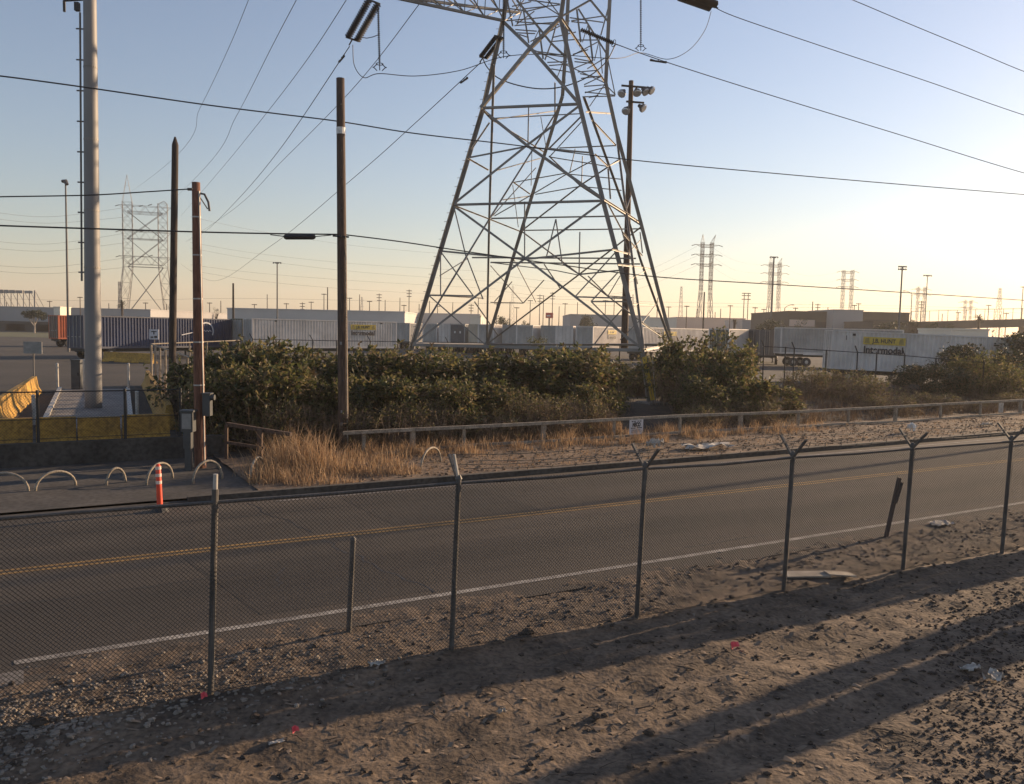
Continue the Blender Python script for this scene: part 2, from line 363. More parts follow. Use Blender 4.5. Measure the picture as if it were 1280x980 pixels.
def fplane(a, b):
    p, q, r = LEG[a][1], LEG[b][1], (LEG[a][3]+LEG[b][3])/2
    return p, (q-p).cross(r-p).normalized()
def face(name, pl, lines, wd):
    mb = MB()
    for ln in lines:
        w_ = wd
        if isinstance(ln[0], (int, float)) and ln[0] < 1: w_ = ln[0]; ln = ln[1:]
        pts = [onpl(x, y, *pl) for x, y in ln]
        for a, b in zip(pts[:-1], pts[1:]): mb.angle(a, b, w_, pl[1])
    return mb.build(name, M['steel'], T)
FL, LB, BR, FR = fplane('F', 'L'), fplane('L', 'B'), fplane('B', 'R'), fplane('F', 'R')
face('front_lattice', FL, [
    (.2, (516, 431), (803, 438)), (.14, (568, 256), (754, 251)), (.15, (604, 135), (725, 130)),
    (.15, (568, 258), (657, 323), (719, 371), (803, 436)), (.15, (753, 253), (657, 323), (517, 430)),
    (.11, (553, 314), (657, 324), (767, 312)),
    (.18, (604, 138), (659, 182), (754, 249)), (.16, (724, 133), (659, 182), (569, 254)),
    (.09, (586, 197), (659, 183)), (.09, (659, 184), (740, 191)),
    (.22, (601, 135), (663, 60), (701, 22)), (.2, (630, 28), (663, 60), (725, 131)),
    ((568, 260), (583, 322)), ((551, 317), (551, 370)), ((552, 316), (592, 370)), ((584, 322), (604, 374)), (.1, (537, 369), (592, 370)),
    ((537, 370), (608, 432)), ((656, 252), (656, 322)), ((695, 274), (683, 322)), ((695, 274), (703, 330)), ((704, 330), (724, 343), (774, 338)),
    ((719, 371), (785, 373)), ((769, 316), (719, 371)), ((773, 340), (739, 377)), ((739, 377), (783, 377)), ((739, 377), (764, 402), (785, 425)),
    ((764, 402), (742, 432)), ((781, 383), (764, 402)), ((661, 134), (660, 182)), (.05, (676, 146), (683, 186)), ((725, 290), (724, 343)),
    (.05, (665, 190), (664, 232)), (.05, (641, 231), (648, 284))], .085)
face('left_lattice', LB, [
    (.18, (516, 430), (608, 431)), (.1, (568, 257), (612, 274), (652, 290)), (.17, (609, 430), (612, 274), (618, 81)),
    (.14, (517, 430), (612, 274), (694, 143)), (.12, (694, 143), (694, 103)), (.09, (604, 138), (614, 149), (680, 190)), ((612, 153), (589, 187)), (.1, (585, 198), (611, 213)),
    ((622, 213), (676, 198)), ((537, 369), (605, 373)), ((550, 345), (584, 324)), ((616, 270), (670, 210)), ((642, 228), (663, 243)),
    ((629, 250), (664, 245)), ((615, 150), (700, 138))], .085)
face('back_lattice', BR, [
    (.18, (608, 431), (840, 431)), (.1, (653, 288), (803, 286)), (.12, (609, 430), (724, 343), (801, 284)), (.12, (653, 290), (724, 343), (839, 431)),
    (.11, (654, 287), (725, 232), (773, 200)), (.11, (686, 195), (725, 232), (800, 281)), ((618, 270), (662, 245), (706, 219), (742, 200)),
    ((669, 243), (725, 233), (777, 238)), ((642, 228), (704, 217), (776, 224)), ((686, 196), (759, 208)), (.09, (684, 185), (738, 191)), (.09, (699, 185), (770, 182)),
    ((719, 186), (712, 216)), ((728, 195), (727, 229)), (.11, (686, 186), (729, 143)), (.07, (687, 196), (729, 150)), (.1, (688, 186), (735, 191)),
    ((623, 420), (593, 377)), ((613, 332), (654, 379)), ((613, 378), (654, 379), (680, 350)), ((640, 320), (670, 378)), ((640, 352), (618, 377)),
    ((700, 360), (680, 330)), ((760, 370), (735, 345)), ((775, 345), (760, 370), (790, 372)), ((800, 400), (775, 425))], .08)
face('right_lattice', FR, [
    (.18, (803, 438), (840, 431)), (.12, (756, 250), (783, 267), (801, 279)), (.16, (730, 122), (740, 148), (783, 267), (801, 326), (838, 428)),
    (.15, (770, 164), (783, 267), (792, 337), (804, 434)), ((760, 255), (777, 287), (787, 322)), ((773, 331), (815, 336)), ((792, 380), (820, 381)),
    ((804, 402), (820, 381)), ((803, 404), (838, 428)), (.09, (744, 193), (760, 208)), (.09, (783, 262), (792, 236)), ((790, 312), (801, 300)), ((766, 312), (788, 318)),
    (.1, (733, 140), (764, 142)), (.1, (740, 150), (770, 182)), (.14, (703, 24), (757, 104)), (.1, (760, 210), (763, 248)), ((761, 208), (776, 200)),
    ((778, 290), (803, 320)), ((800, 290), (803, 316)), ((787, 350), (812, 336)), ((797, 355), (788, 320))], .085)
DI = ((LEG['L'][3]+LEG['R'][3])/2, V((0, 1, 0)))      # members that cross through the inside
face('inner_lattice', (V((2.3, 46.8, 0)), V((.0, 1, 0))), [
    ((614, 148), (727, 142)), (.1, (614, 273), (782, 270)), (.1, (590, 322), (795, 323)), (.1, (613, 328), (800, 330)), ((613, 328), (694, 338), (724, 344)),
    (.06, (662, 60), (757, 104)), ((669, 64), (712, 70)), ((669, 66), (712, 72)), ((684, 78), (709, 77)), ((686, 82), (711, 80)), ((689, 86), (717, 91)),
    ((633, 26), (700, 20)), ((644, 27), (699, 31)), ((643, 32), (693, 28)), ((644, 37), (671, 39)), ((646, 41), (669, 42)), ((649, 43), (661, 47)),
    (.13, (646, 0), (673, 34), (689, 54), (706, 70)), (.11, (634, 0), (641, 33)), (.11, (654, 11), (661, 54)), (.12, (674, 37), (679, 74)), (.1, (706, 43), (706, 104)),
    ((674, 37), (664, 58)), (.1, (681, 75), (689, 54), (695, 32)), ((696, 98), (703, 80)), ((663, 52), (712, 26)), ((689, 52), (722, 49)), ((690, 47), (720, 40)),
    ((655, 11), (700, 6)), ((631, 10), (655, 13)), ((633, 26), (655, 0)), ((669, 0), (701, 20)), ((685, 0), (699, 18)), ((655, 15), (684, 8), (688, 0)),
    ((646, 30), (668, 14)), ((646, 31), (653, 12)), (.12, (721, 12), (726, 53)), (.1, (723, 11), (760, 70)), (.12, (736, 33), (741, 76)), ((728, 53), (735, 31)), ((743, 76), (749, 50)),
    (.12, (701, 21), (738, 0)), (.12, (738, 0), (761, 28)), (.1, (763, 0), (751, 44)), ((714, 26), (754, 20)), ((712, 22), (754, 28)), ((714, 27), (734, 29)),
    ((719, 50), (748, 50)), ((716, 68), (735, 62)), ((718, 73), (739, 77)), ((718, 77), (739, 79)), ((722, 90), (746, 88)), ((725, 92), (749, 97)), ((726, 98), (752, 95)),
    ((730, 108), (757, 106)), ((731, 116), (757, 109)), ((731, 115), (769, 119)), ((728, 121), (769, 120)), ((759, 70), (769, 119)), ((757, 106), (769, 118)), ((749, 50), (753, 92)),
    ((734, 86), (757, 72)), ((716, 69), (748, 52)), ((716, 86), (741, 76)), ((730, 106), (753, 95)), ((736, 122), (748, 119)), ((757, 104), (737, 133)), ((660, 0), (700, 5)), ((640, 8), (664, 2))], .065)
# step bolts on the left leg
mb = MB(); P = LEG['L']
for a, b in zip(P[1:4], P[2:5]):
    n_ = int((b-a).length/.45)
    for k in range(n_):
        p = a+(b-a)*(k/n_); MB().rod(p, p+V((-.27, .03, 0)), .012, 4).build('step_bolt', M['steel'], T)
# yellow guard on the front leg
mb = MB(); a, b = at(805, 446, 39.6), at(816, 500, 39.55); mb.bar(a, b, .19, .14, V((0, 1, 0))); mb.build('leg_guard', M['guard'], T)
mb = MB(); p0, p1 = LEG['F'][0], LEG['F'][1]
mb.rod(at(820, 515, 39.9), at(816, 450, 40.3), .03); mb.build('ground_cable', M['palesteel'], T)
# cross arms
ARM = azv(242.5)
def arm(base, base2, up, tip):
    mb = MB(); up2 = base2+(up-base)
    for b_ in (base, base2): mb.angle(b_, tip, .16)
    for u_ in (up, up2): mb.angle(u_, tip, .12)
    n_ = 6
    for k in range(n_):
        f, g = k/n_, (k+1)/n_
        A, A2, Uu, U2 = [x+(tip-x)*f for x in (base, base2, up, up2)]
        B_, B2, Un, Un2 = [x+(tip-x)*g for x in (base, base2, up, up2)]
        mb.angle(A, Un, .07); mb.angle(A, Uu, .06); mb.angle(A2, Un2, .07); mb.angle(A2, Uu*0+U2, .06); mb.angle(A, B2, .06); mb.angle(A2, A, .06)
    return mb.build('cross_arm', M['steel'], T)
tipL = at(474, -7, 41.4)
arm(at(630, 26, 44.6), at(650, 16, 47.5), at(632, 2, 44.6)+V((0, 0, .9)), tipL)
tipR = at(804, -16, 51.8); arm(at(764, -12, 49.4), at(720, -14, 50.4), at(766, -50, 49.4)+V((0, 0, .5)), at(868, -9, 53.2))
# ---------------- insulators
def insulator(name, p, q, rad, label, cat='insulator', pair=0., hoop=True, group=None, n=None):
    p, q = V(p), V(q); d = (q-p).normalized(); s_ = d.cross(V((0, 0, 1)))
    if s_.length < .1: s_ = V((1, 0, 0))
    s_.normalize(); L_ = (q-p).length; n = n or max(6, int(L_/.115)); o = empty(name, p, label, cat, group)
    for k in ((-1, 1) if pair else (0,)):
        off = s_*pair*k/2; mb = MB(); mb.rod(p+off, q+off, rad*.3, 6)
        for j in range(n):
            c = p+off+(q-p)*((j+.5)/n); h = L_/n*.32; mb.tube([c-d*h, c, c+d*h*.5], [rad*.45, rad, rad*.4], 10)
        mb.build('disc_string', M['insul'], o, smooth=False)
    mb = MB()
    if pair:
        mb.bar(p-s_*pair*.7, p+s_*pair*.7, .07); mb.build('yoke', M['black'], o); mb = MB(); mb.bar(q-s_*pair*.7, q+s_*pair*.7, .07); mb.rod(q, q+d*.35, .035)
    else: mb.rod(q, q+d*.3, .025); mb.tube([q+s_*.18*math.cos(a*math.pi/5)+d.cross(s_)*.18*math.sin(a*math.pi/5) for a in range(11)], .02, 4)
    mb.build('clamp', M['black'], o)
    if hoop:
        mb = MB(); e = d.cross(s_).normalized(); c = q-d*.25
        mb.tube([c+s_*(pair*.5+.1)+(s_*.75*math.sin(a*math.pi/8)-d*.3*(1-math.cos(a*math.pi/4))+e*.2*math.sin(a*math.pi/8)) for a in range(9)], .02, 4); mb.build('arcing_horn', M['black'], o)
    return o
insulator('insulator_string', at(467, 2, 41.5), at(440.5, 49, 42.6), .19, 'black twin insulator string slanting down from the left cross arm', pair=.56)
insulator('insulator_string', at(624, 46, 44.4), at(604, 72, 45.6), .13, 'short slanting twin black insulator beside the left pylon leg', pair=.34, hoop=False)
insulator('insulator_string', at(726, 37, 44.2), at(767, 54, 45.2), .12, 'black insulator string running out rightwards through the pylon body', pair=0, hoop=False)
insulator('insulator_string', at(852, -6, 53), at(892, 8, 54), .24, 'thick black twin insulator string at the top right of the pylon', pair=.62, hoop=False)
def post_insulator(p, q, label):
    o = insulator('suspension_insulator', p, q, .075, label, hoop=False, n=30)
    mb = MB()
    for s_ in (-1, 1): mb.tube([q+V((0, 0, -.32))+V((s_*(.12+.22*math.sin(a*math.pi/8)), .0, .32*(1-math.cos(a*math.pi/8))*.5+.1*math.sin(a*math.pi/4))) for a in range(9)], .022, 4)
    mb.build('grading_ring', M['black'], o); return o
post_insulator(at(472.5, 6, 41.4), at(474.5, 80, 41.4), 'thin hanging insulator with two curled rings below the left arm')
post_insulator(at(801, -14, 51.5), at(801, 57, 51.5), 'thin vertical insulator hanging to the right of the pylon')
post_insulator(at(629.5, -10, 43.6), at(629.5, 65, 43.6), 'vertical insulator hanging close against the left pylon leg')
# ---------------- conductors
def smooth_path(pts, n=10):
    out = []
    for i in range(len(pts)-1):
        p0, p1, p2, p3 = pts[max(i-1, 0)], pts[i], pts[i+1], pts[min(i+2, len(pts)-1)]
        for k in range(n):
            t = k/n; out.append(.5*((2*p1)+(p2-p0)*t+(2*p0-5*p1+4*p2-p3)*t*t+(3*p1-p0-3*p2+p3)*t**3))
    return out+[pts[-1]]
def cable(name, pts, r, mtl, label, cat='cable', group=None, n=10):
    return MB().tube(smooth_path([V(p) for p in pts], n), r, 5).thing(name, mtl, label, cat, group, True)
def vplane(p, q): d = (q-p); d.z = 0; return p, V((-d.y, d.x, 0)).normalized()
LT_Y = 285.
def left_line(px0, Y0, px1, mids, r, label):
    a, b = at(*px0, Y0), at(*px1, LT_Y); pl = vplane(a, b)
    return cable('power_line', [a]+[onpl(x, y, *pl) for x, y in mids]+[b], r, M['cond'], label, 'power line')
left_line((437, 58), 42.8, (232, 302), [(345, 193), (290, 257), (254, 291)], .024, 'power line running back from the twin insulator of the left arm')
left_line((601, 78), 45.9, (226, 330), [(520, 153), (440, 224), (335, 310), (265, 351)], .024, 'lowest power line, leaving the short insulator beside the left pylon leg')
left_line((528, 0), 43.5, (235, 300), [(440, 112), (350, 204), (290, 263)], .022, 'power line crossing behind the hanging insulator to the far pylon')
left_line((438, -8), 41, (226, 270), [(380, 80), (320, 158), (270, 219)], .02, 'power line passing high over the top of the twin insulator')
left_line((372, -3), 40, (214, 252), [(340, 58), (295, 146), (258, 208)], .018, 'thin wire sloping down just right of the brown pole top')
left_line((313, -6), 40, (163, 240), [(285, 62), (250, 135), (215, 200)], .014, 'thinnest high wire passing over the dark pointed pole')
RD = azv(70)
def right_line(px0, Y0, mids, r, label):
    a = at(*px0, Y0); pl = (a, V((-RD.y, RD.x, 0)).normalized())
    pts = [a]+[onpl(x, y, *pl) for x, y in mids]; e = pts[-1]+(pts[-1]-pts[-2])*1.0; e.z += .5; 
    return cable('power_line', pts+[e], r, M['cond'], label, 'power line')
right_line((767, 54), 45.2, [(828, 76), (960, 118), (1120, 167), (1290, 219)], .024, 'power line falling to the right, lowest of the three at upper right')
right_line((893, 9), 54.2, [(925, 23), (1040, 62), (1160, 102), (1290, 147)], .026, 'power line leaving the thick twin insulator towards the right edge')
right_line((1000, -26), 56, [(1066, 0), (1130, 27), (1210, 60), (1290, 93)], .026, 'uppermost power line cutting across the top right corner')
# jumper loops
cable('jumper_cable', [at(441, 56, 42.4), at(443, 82, 42.4), at(455, 97, 42.2), at(474, 92, 41.4), at(520, 95, 42.5), at(575, 88, 43.3), at(629, 71, 43.6), at(690, 68, 44.4), at(770, 73, 46), at(801, 66, 51.5), at(835, 74, 52), at(862, 62, 53), at(881, 38, 53.8), at(889, 14, 54)], .02, M['wire'], 'long jumper cable looping under the left arm and through the pylon to the right')
cable('jumper_cable', [at(604, 74, 45.6), at(609, 84, 45.4), at(622, 97, 44.2), at(645, 106, 44), at(675, 111, 44), at(705, 108, 44), at(735, 96, 44.2), at(757, 78, 44.8), at(769, 56, 45.2)], .032, M['wire'], 'thicker jumper cable sagging across the front of the pylon waist')
# dampers
for x, y, Y, lab in ((427, 71, 43.9, 'small black damper on the line under the left twin insulator'), (580, 98, 47.5, 'small black damper on the lowest line left of the pylon'), (823, 74, 46.8, 'small black damper on the line right of the pylon')):
    mb = MB(); d = azv(-25) if x < 700 else RD; p = at(x, y, Y); mb.tube([p-d*.5-V((0, 0, .1)), p-d*.2-V((0, 0, .12)), p+d*.2-V((0, 0, .12)), p+d*.5-V((0, 0, .1))], [.07, .05, .05, .07], 6); mb.rod(p, p-V((0, 0, .12)), .03); mb.thing('line_damper', M['black'], lab, 'damper')
# ================================================================== POLES AND ROADSIDE CABLES
def pole(name, x0, y0, x1, y1, Y, r0, r1, mtl, label, pointed=False, cat='utility pole', z0=None, n=12):
    a, b = at(x0, y0, Y), at(x1, y1, Y); a2 = a+(b-a).normalized()*-.4
    o = empty(name, a, label, cat); mb = MB(); pts, rs = [], []
    for k in range(13): pts.append(a2+(b-a2)*k/12); rs.append(r0+(r1-r0)*k/12)
    if pointed: pts.append(b+V((0, 0, .28))); rs.append(.03)
    mb.tube(pts, rs, n); mb.build('pole', mtl, o, smooth=True); return o, a, b
P1, a, b = pole('utility_pole', 429.5, 566, 425.5, 98, 25.6, .17, .125, M['woodbrown'], 'tall dark brown wooden pole with a white band near its top')
mb = MB(); f = .855; p = a+(b-a)*f; d = (b-a).normalized(); mb.tube([p, p+d*.2], .138, 12); mb.build('white_band', M['whiteband'], P1)
mb = MB(); mb.tube([a+V((.15, -.12, 0)), a+(b-a)*.3+V((.14, -.11, 0)), a+(b-a)*.585+V((.13, -.1, 0))], .022, 5); mb.build('conduit', M['rail'], P1)
mb = MB(); q = a+(b-a)*.585; mb.rod(q-RU*.25+V((0, -.14, 0)), q+RU*.25+V((0, -.14, 0)), .03); mb.rod(q-V((0, .2, 0)), q+V((0, .16, 0)), .03); mb.build('bolt_bracket', M['black'], P1)
for f_, w_ in ((.08, .07), (.115, .05), (.30, .06)): c = a+(b-a)*f_; mb = MB(); mb.box(c+V((-.02, -.165+.03*f_, 0)), w_, .012, w_*1.5); mb.build('pole_tag', M['signgrey'], P1)
for f_ in (.2, .26, .36, .43, .5, .66, .74, .81, .93): c = a+(b-a)*f_; mb = MB(); mb.rod(c+V((.03, -.2, 0)), c+V((.03, -.1, 0)), .022, 6); mb.build('bolt', M['black'], P1)
P2, a2, b2 = pole('utility_pole', 250.5, 588, 245, 228, 22.0, .155, .105, M['woodred'], 'reddish brown wooden pole with a cut top and electrical boxes')
mb = MB(); mb.tube([a2+(b2-a2)*f_+V((.135-.04*f_, -.05, 0)) for f_ in (.02, .3, .6, .97)], .022, 5); mb.build('conduit', M['palesteel'], P2)
mb = MB(); c = a2+(b2-a2)*.235+V((.26, -.12, 0)); mb.box(c, .2, .2, .58); mb.box(c+V((.0, 0, .3)), .24, .24, .03); mb.rod(c+V((.1, -.02, .2)), c+V((.2, -.02, .2)), .08, 8); mb.build('breaker_box', M['cabinet'], P2)
for f_ in (.3, .45, .6, .75, .88): c = a2+(b2-a2)*f_; mb = MB(); mb.tube([c, c+(b2-a2).normalized()*.035], .158-.05*f_, 12); mb.build('strap', M['palesteel'], P2)
mb = MB(); q = b2-V((0, 0, .28)); mb.tube([q+V((.1, 0, 0)), q+V((.22, 0, -.02)), q+V((.32, 0, -.22)), q+V((.35, 0, -.45))], .03, 6); mb.rod(q+V((.1, 0, -.1)), q+V((.3, 0, -.4)), .015, 4); mb.rod(q+V((-.22, 0, .1)), q+V((.0, 0, .1)), .04); mb.build('service_head', M['greypole'], P2)
pole('wooden_pole', 215, 478, 219, 181, 30.5, .135, .115, M['wooddark'], 'blackened wooden pole with a pointed top', True)
# big steel pole
P3, a3, b3 = pole('steel_pole', 117, 513, 112, -40, 31.6, .31, .22, M['steelpole'], 'thick pale tubular steel pole, widest in the scene', n=20)
mb = MB(); mb.tube([a3+(b3-a3)*f_+V((-.36+.06*f_, -.12, 0)) for f_ in (.3, .5, .7, .9)], .035, 6)
for k in range(9): q = a3+(b3-a3)*(.32+k*.068); mb.rod(q+V((-.45, -.14, 0)), q+V((-.1, -.1, 0)), .03, 5)
mb.build('conduit', M['greypole'], P3)
mb = MB(); q = a3+(b3-a3)*.925; mb.bar(q+V((-.95, 0, .05)), q+V((0, 0, .12)), .07); mb.box(q+V((-.42, -.1, -.2)), .16, .16, .3); mb.rod(q+V((-.95, 0, .05)), q+V((-.95, 0, -.35)), .05); mb.build('bracket', M['black'], P3)
mb = MB(); mb.box((a3.x, a3.y, YZ+.05), .95, .95, .1); mb.build('base_plate', M['concrete'], P3)
mb = MB()
for f_ in (.33, .46, .62, .78): q = a3+(b3-a3)*f_; mb.tube([q, q+(b3-a3).normalized()*.05], .31-.09*f_+.008, 20)
mb.build('joint_ring', M['steel'], P3)
# floodlight pole behind the pylon
P4, a4, b4 = pole('floodlight_pole', 780.5, 432, 789, 101, 62, .27, .17, M['woodbrown'], 'tall brown wooden pole with floodlights beside the pylon', cat='light pole')
mb = MB(); cr = V((1, .2, 0)).normalized()
for dz, w0, w1 in ((-.45, -.75, 1.3), (-1.55, -.35, 1.0)): mb.bar(b4+cr*w0+V((0, -.2, dz)), b4+cr*w1+V((0, -.2, dz)), .12)
mb.build('crossarm', M['wooddark'], P4)
for dx, dz, s_ in ((-.62, -.9, -.5), (.4, -.75, .1), (.95, -.65, .5), (1.35, -.55, .8), (.75, -1.85, .8), (-.3, -2.1, -.3)):
    mb = MB(); p = b4+cr*dx+V((0, -.25, dz)); d = V((s_, -.6, -.7)).normalized()
    mb.tube([p-d*.2, p, p+d*.12, p+d*.3], [.12, .16, .28, .32], 10); h_ = mb.build('floodlight', M['lampbody'], P4)
    mb = MB(); mb.tube([p+d*.3, p+d*.36], [.3, .24], 10); mb.build('lens', M['lampglass'], h_)
# roadside cables in the vertical plane over the verge
PLW = (rp(24.8, 0), RN)
def wl(pts): return [onpl(x, y, *PLW) for x, y in pts]
cable('overhead_cable', wl([(-40, 92), (0, 95), (105, 109), (250, 130), (345, 142), (425, 152), (520, 167), (640, 181), (790, 200), (960, 216), (1120, 230), (1290, 244)]), .02, M['wire'], 'uppermost roadside cable sagging across the whole view')
cable('overhead_cable', wl([(-40, 280), (0, 282), (120, 286), (250, 290), (340, 292), (425, 293)]), .022, M['wire'], 'black roadside cable between left edge and tall brown pole')
cable('overhead_cable', wl([(428, 293), (500, 302), (580, 314), (700, 331), (820, 346), (960, 355), (1120, 365), (1290, 376)]), .02, M['wire'], 'lower roadside cable running right from the tall brown pole')
cable('overhead_cable', [onpl(x, y, rp(22.9, 0), RN) for x, y in [(-40, 247), (0, 246), (110, 244), (180, 240), (241, 236)]], .016, M['wire'], 'short cable tied to the top of the reddish pole')
mb = MB(); p, q = wl([(355, 296)])[0], wl([(394, 296)])[0]; d = (q-p).normalized(); mb.tube([p, p+d*.06, q-d*.06, q], [.05, .085, .085, .05], 10)
mb.rod(p-d*.4+V((0, 0, .06)), p+d*.1, .015); mb.rod(q-d*.1, q+d*.5+V((0, 0, .05)), .015); mb.rod(p+d*.1, p+d*.1+V((0, 0, .1)), .012); mb.rod(q-d*.1, q-d*.1+V((0, 0, .1)), .012)
mb.thing('splice_enclosure', M['black'], 'black cylindrical splice case hanging on the roadside cable', 'cable splice')
# ================================================================== NEAR CHAIN LINK FENCE
FA = azv(ROADAZ+2.1); FN = V((-FA.y, FA.x, 0)); F0 = gp(262, 868, .04)
fence = empty('chain_link_fence', F0, 'rusty chain link fence with forked barbed wire arms along the near roadside', 'fence')
BAY = (gp(1248, 691)-gp(262, 868)).length/5; FH = 2.13
def fpt(k, z=0., off=0.): return F0+FA*(BAY*k)+V((0, 0, z-.04))+FN*off
for k in range(-3, 9):
    mb = MB(); lean = FA*.07; rr = random.Random(k+40)
    b_ = fpt(k, -.3); t_ = fpt(k, FH+(.12 if k == 0 else .04))+lean; mb.rod(b_, t_, .034, 10)
    if k != 0: mb.tube([t_, t_+V((0, 0, .05))], [.045, .02], 8)
    po = mb.build('post', M['fence'], fence)
    if k != 0:
        for s_ in (-1, 1):
            if k == 1 and s_ < 0:
                mb = MB(); mb.rod(t_-V((0, 0, .02)), t_+V((-.06, -.02, .3)), .02, 6); mb.build('barb_arm', M['palesteel'], po); continue
            mb = MB(); mb.bar(t_-V((0, 0, .05)), t_+FN*s_*.27+FA*rr.uniform(-.03, .03)+V((0, 0, .26)), .035, .03); mb.build('barb_arm', M['fence'], po)
    else:
        mb = MB(); mb.rod(t_-V((0, 0, .02)), t_+V((.005, 0, .16)), .024, 10); mb.build('post_top', M['palesteel'], po)
for k in range(-3, 8):                               # woven fabric: two crossing families of wires per bay
    mb = MB(); W_, H_ = BAY, FH-.06; sp = .046
    lean = .07/FH
    for fam in (1, -1):
        c = -H_ if fam == 1 else 0.
        while c < (W_ if fam == 1 else W_+H_):
            x0 = c; z0, z1 = 0., H_                      # x = c + fam*z
            zs = [0., H_]
            if fam == 1: zs = [max(0, -c), min(H_, W_-c)]
            else: zs = [max(0, c-W_), min(H_, c)]
            if zs[1]-zs[0] > .02:
                q = []
                for z in zs:
                    x = c+fam*z; bow = .025*math.sin(z*2.2+k*1.3+x*.8)
                    q.append(fpt(k)+FA*(x+z*lean)+V((0, 0, z+.06+.0))+FN*(-.04+bow+fam*.002))
                mb.tube(q, .0029, 3, False)
            c += sp
    mb.build('wire_mesh', M['wirefence'], fence)
mb = MB()
mb.tube([fpt(k, FH-.02)+FA*.07+V((0, 0, .012*math.sin(k*7.))) for k in [x*.5 for x in range(-6, 17)]], .021, 8)
mb.build('top_rail', M['fence'], fence)
mb = MB(); mb.tube([fpt(k*.25, .08+.02*math.sin(k*1.9), -.04) for k in range(-12, 33)], .004, 4); mb.build('bottom_wire', M['wirefence'], fence)
for s_ in (-1, 1):
    for r_, h_ in ((.27, .26), (.15, .15)):
        mb = MB(); pts = []
        for k in range(1, 9):
            for j in range(4): pts.append(fpt(k+j/4, FH+.04+h_-.05*math.sin(j*math.pi/4), s_*r_)+FA*.07)
        mb.tube(pts[:29], .0055, 3)
        for j in range(0, 28):
            for u_ in (.25, .75):
                p = pts[j]+(pts[j+1]-pts[j])*u_ if j+1 < len(pts) else pts[j]; mb.rod(p-V((.012, 0, .03)), p+V((.012, 0, .03)), .005, 3)
        mb.build('barbed_wire', M['wirefence'], fence)
# short stub post and the leaning stake
mb = MB(); a = gp(435, 788); mb.tube([a-V((0, 0, .3)), a+V((.06, 0, 1.21))], .036, 8); mb.tube([a+V((.06, 0, 1.21)), a+V((.06, 0, 1.25))], [.045, .02], 8)
mb.thing('stub_post', M['fence'], 'short bare steel post between the fence and the white edge line', 'post')
mb = MB(); a = gp(1108, 671); mb.bar(a-V((.04, 0, .2)), a+V((.19, 0, 1.2)), .07, .06); b_ = a+V((.12, -.05, .7)); mb.bar(b_, b_+V((.1, 0, .42)), .11, .02); mb.thing('leaning_stake', M['woodbrown'], 'leaning dark stake by the road, casting a long shadow', 'stake')
# ================================================================== GUARD RAIL AND VERGE THINGS
GP_ = (rp(23.4, 0), RN)
def rail_run(pts, r, ang=None): return [onpl(x, y, *GP_) for x, y in pts]
gr = empty('guard_rail', rp(23.4, 12, .15), 'long weathered two rail barrier between the dirt verge and the shrubs', 'guard rail')
TOPR = rail_run([(428, 541), (455, 539.5), (516, 536.5), (580, 533.5), (680, 528.5), (768, 524), (850, 519.5), (926, 517), (998, 514.3), (1061, 511), (1120, 508), (1176, 505), (1226, 502.5), (1276, 500), (1340, 497)], .05)
LOWR = rail_run([(440, 570), (520, 562), (580, 556.5), (680, 551), (768, 545.5), (850, 540), (926, 536), (998, 533), (1061, 529), (1120, 527), (1176, 523), (1226, 519), (1276, 516), (1340, 512)], .04)
rr = random.Random(3)
for k, p in enumerate(TOPR[1:]):
    mb = MB(); lo = V((p.x+rr.uniform(-.04, .04), p.y+rr.uniform(-.04, .04), -.1)); w_ = .13 if k in (1, 3, 6, 9, 12) else .085
    mb.bar(lo, p-V((0, 0, .03)), w_, w_, RU); mb.build('post', M['rail'], gr)
mb = MB()
for a, b in zip(TOPR[:-1], TOPR[1:]): mb.bar(a-RN*.07, b-RN*.07, .09, .10)
mb.build('top_rail', M['rail'], gr)
mb = MB()
for a, b in zip(LOWR[:-1], LOWR[1:]): mb.bar(a-RN*.07, b-RN*.07, .06, .08)
mb.build('lower_rail', M['rail'], gr)
gb = empty('broken_rail', at(325, 565, 22.3), 'broken piece of rail sagging towards the dry grass beside the reddish pole', 'guard rail')
mb = MB(); mb.bar(at(284, 530, 23.2), at(364, 543, 22.3), .1, .1); mb.build('top_rail', M['woodbrown'], gb)
mb = MB(); mb.bar(at(284, 553, 23.1), at(330, 560, 22.6), .06, .08); mb.build('lower_rail', M['woodbrown'], gb)
mb = MB(); mb.bar(at(325, 575, 22.6), at(325, 537, 22.6), .13, .13); mb.build('post', M['woodbrown'], gb)
mb = MB(); mb.bar(at(283, 575, 23.1), at(283, 531, 23.1), .08, .08); mb.build('post', M['woodbrown'], gb)
# signs on the rail
def plate(o, right, up, w_, h_, mtl, name, label, cat):
    root = empty(name, o, label, cat); nz = right.cross(up); mb = MB(); mb.frame_box(V(o)-nz*.012, right*w_, up*h_, nz*.012); mb.build('panel', mtl, root); return root
o = onpl(786.6, 543.5, rp(23.24, 0), RN); UPZ = V((0, 0, 1))
sg = plate(o, RU, UPZ, .62, .53, M['signface'], 'notice_sign', 'grey white notice with bold black lettering fixed on the guard rail', 'sign')
mb = MB()
def strips(mb, o, right, up, rows):
    nz = right.cross(up)
    for x0, x1, y0, y1 in rows: a = V(o)+nz*.004; mb.quad(a+right*x0+up*y0, a+right*x1+up*y0, a+right*x1+up*y1, a+right*x0+up*y1)
strips(mb, o, RU, UPZ, [(.09, .17, .46, .495), (.19, .28, .46, .495), (.35, .42, .46, .495), (.44, .53, .46, .495), (.06, .15, .215, .25), (.165, .27, .215, .25), (.33, .42, .22, .255), (.435, .56, .22, .255), (.07, .50, .165, .178), (.07, .47, .135, .147), (.07, .52, .10, .112), (.07, .40, .07, .08)])
mb.build('small_print', M['ink'], sg)
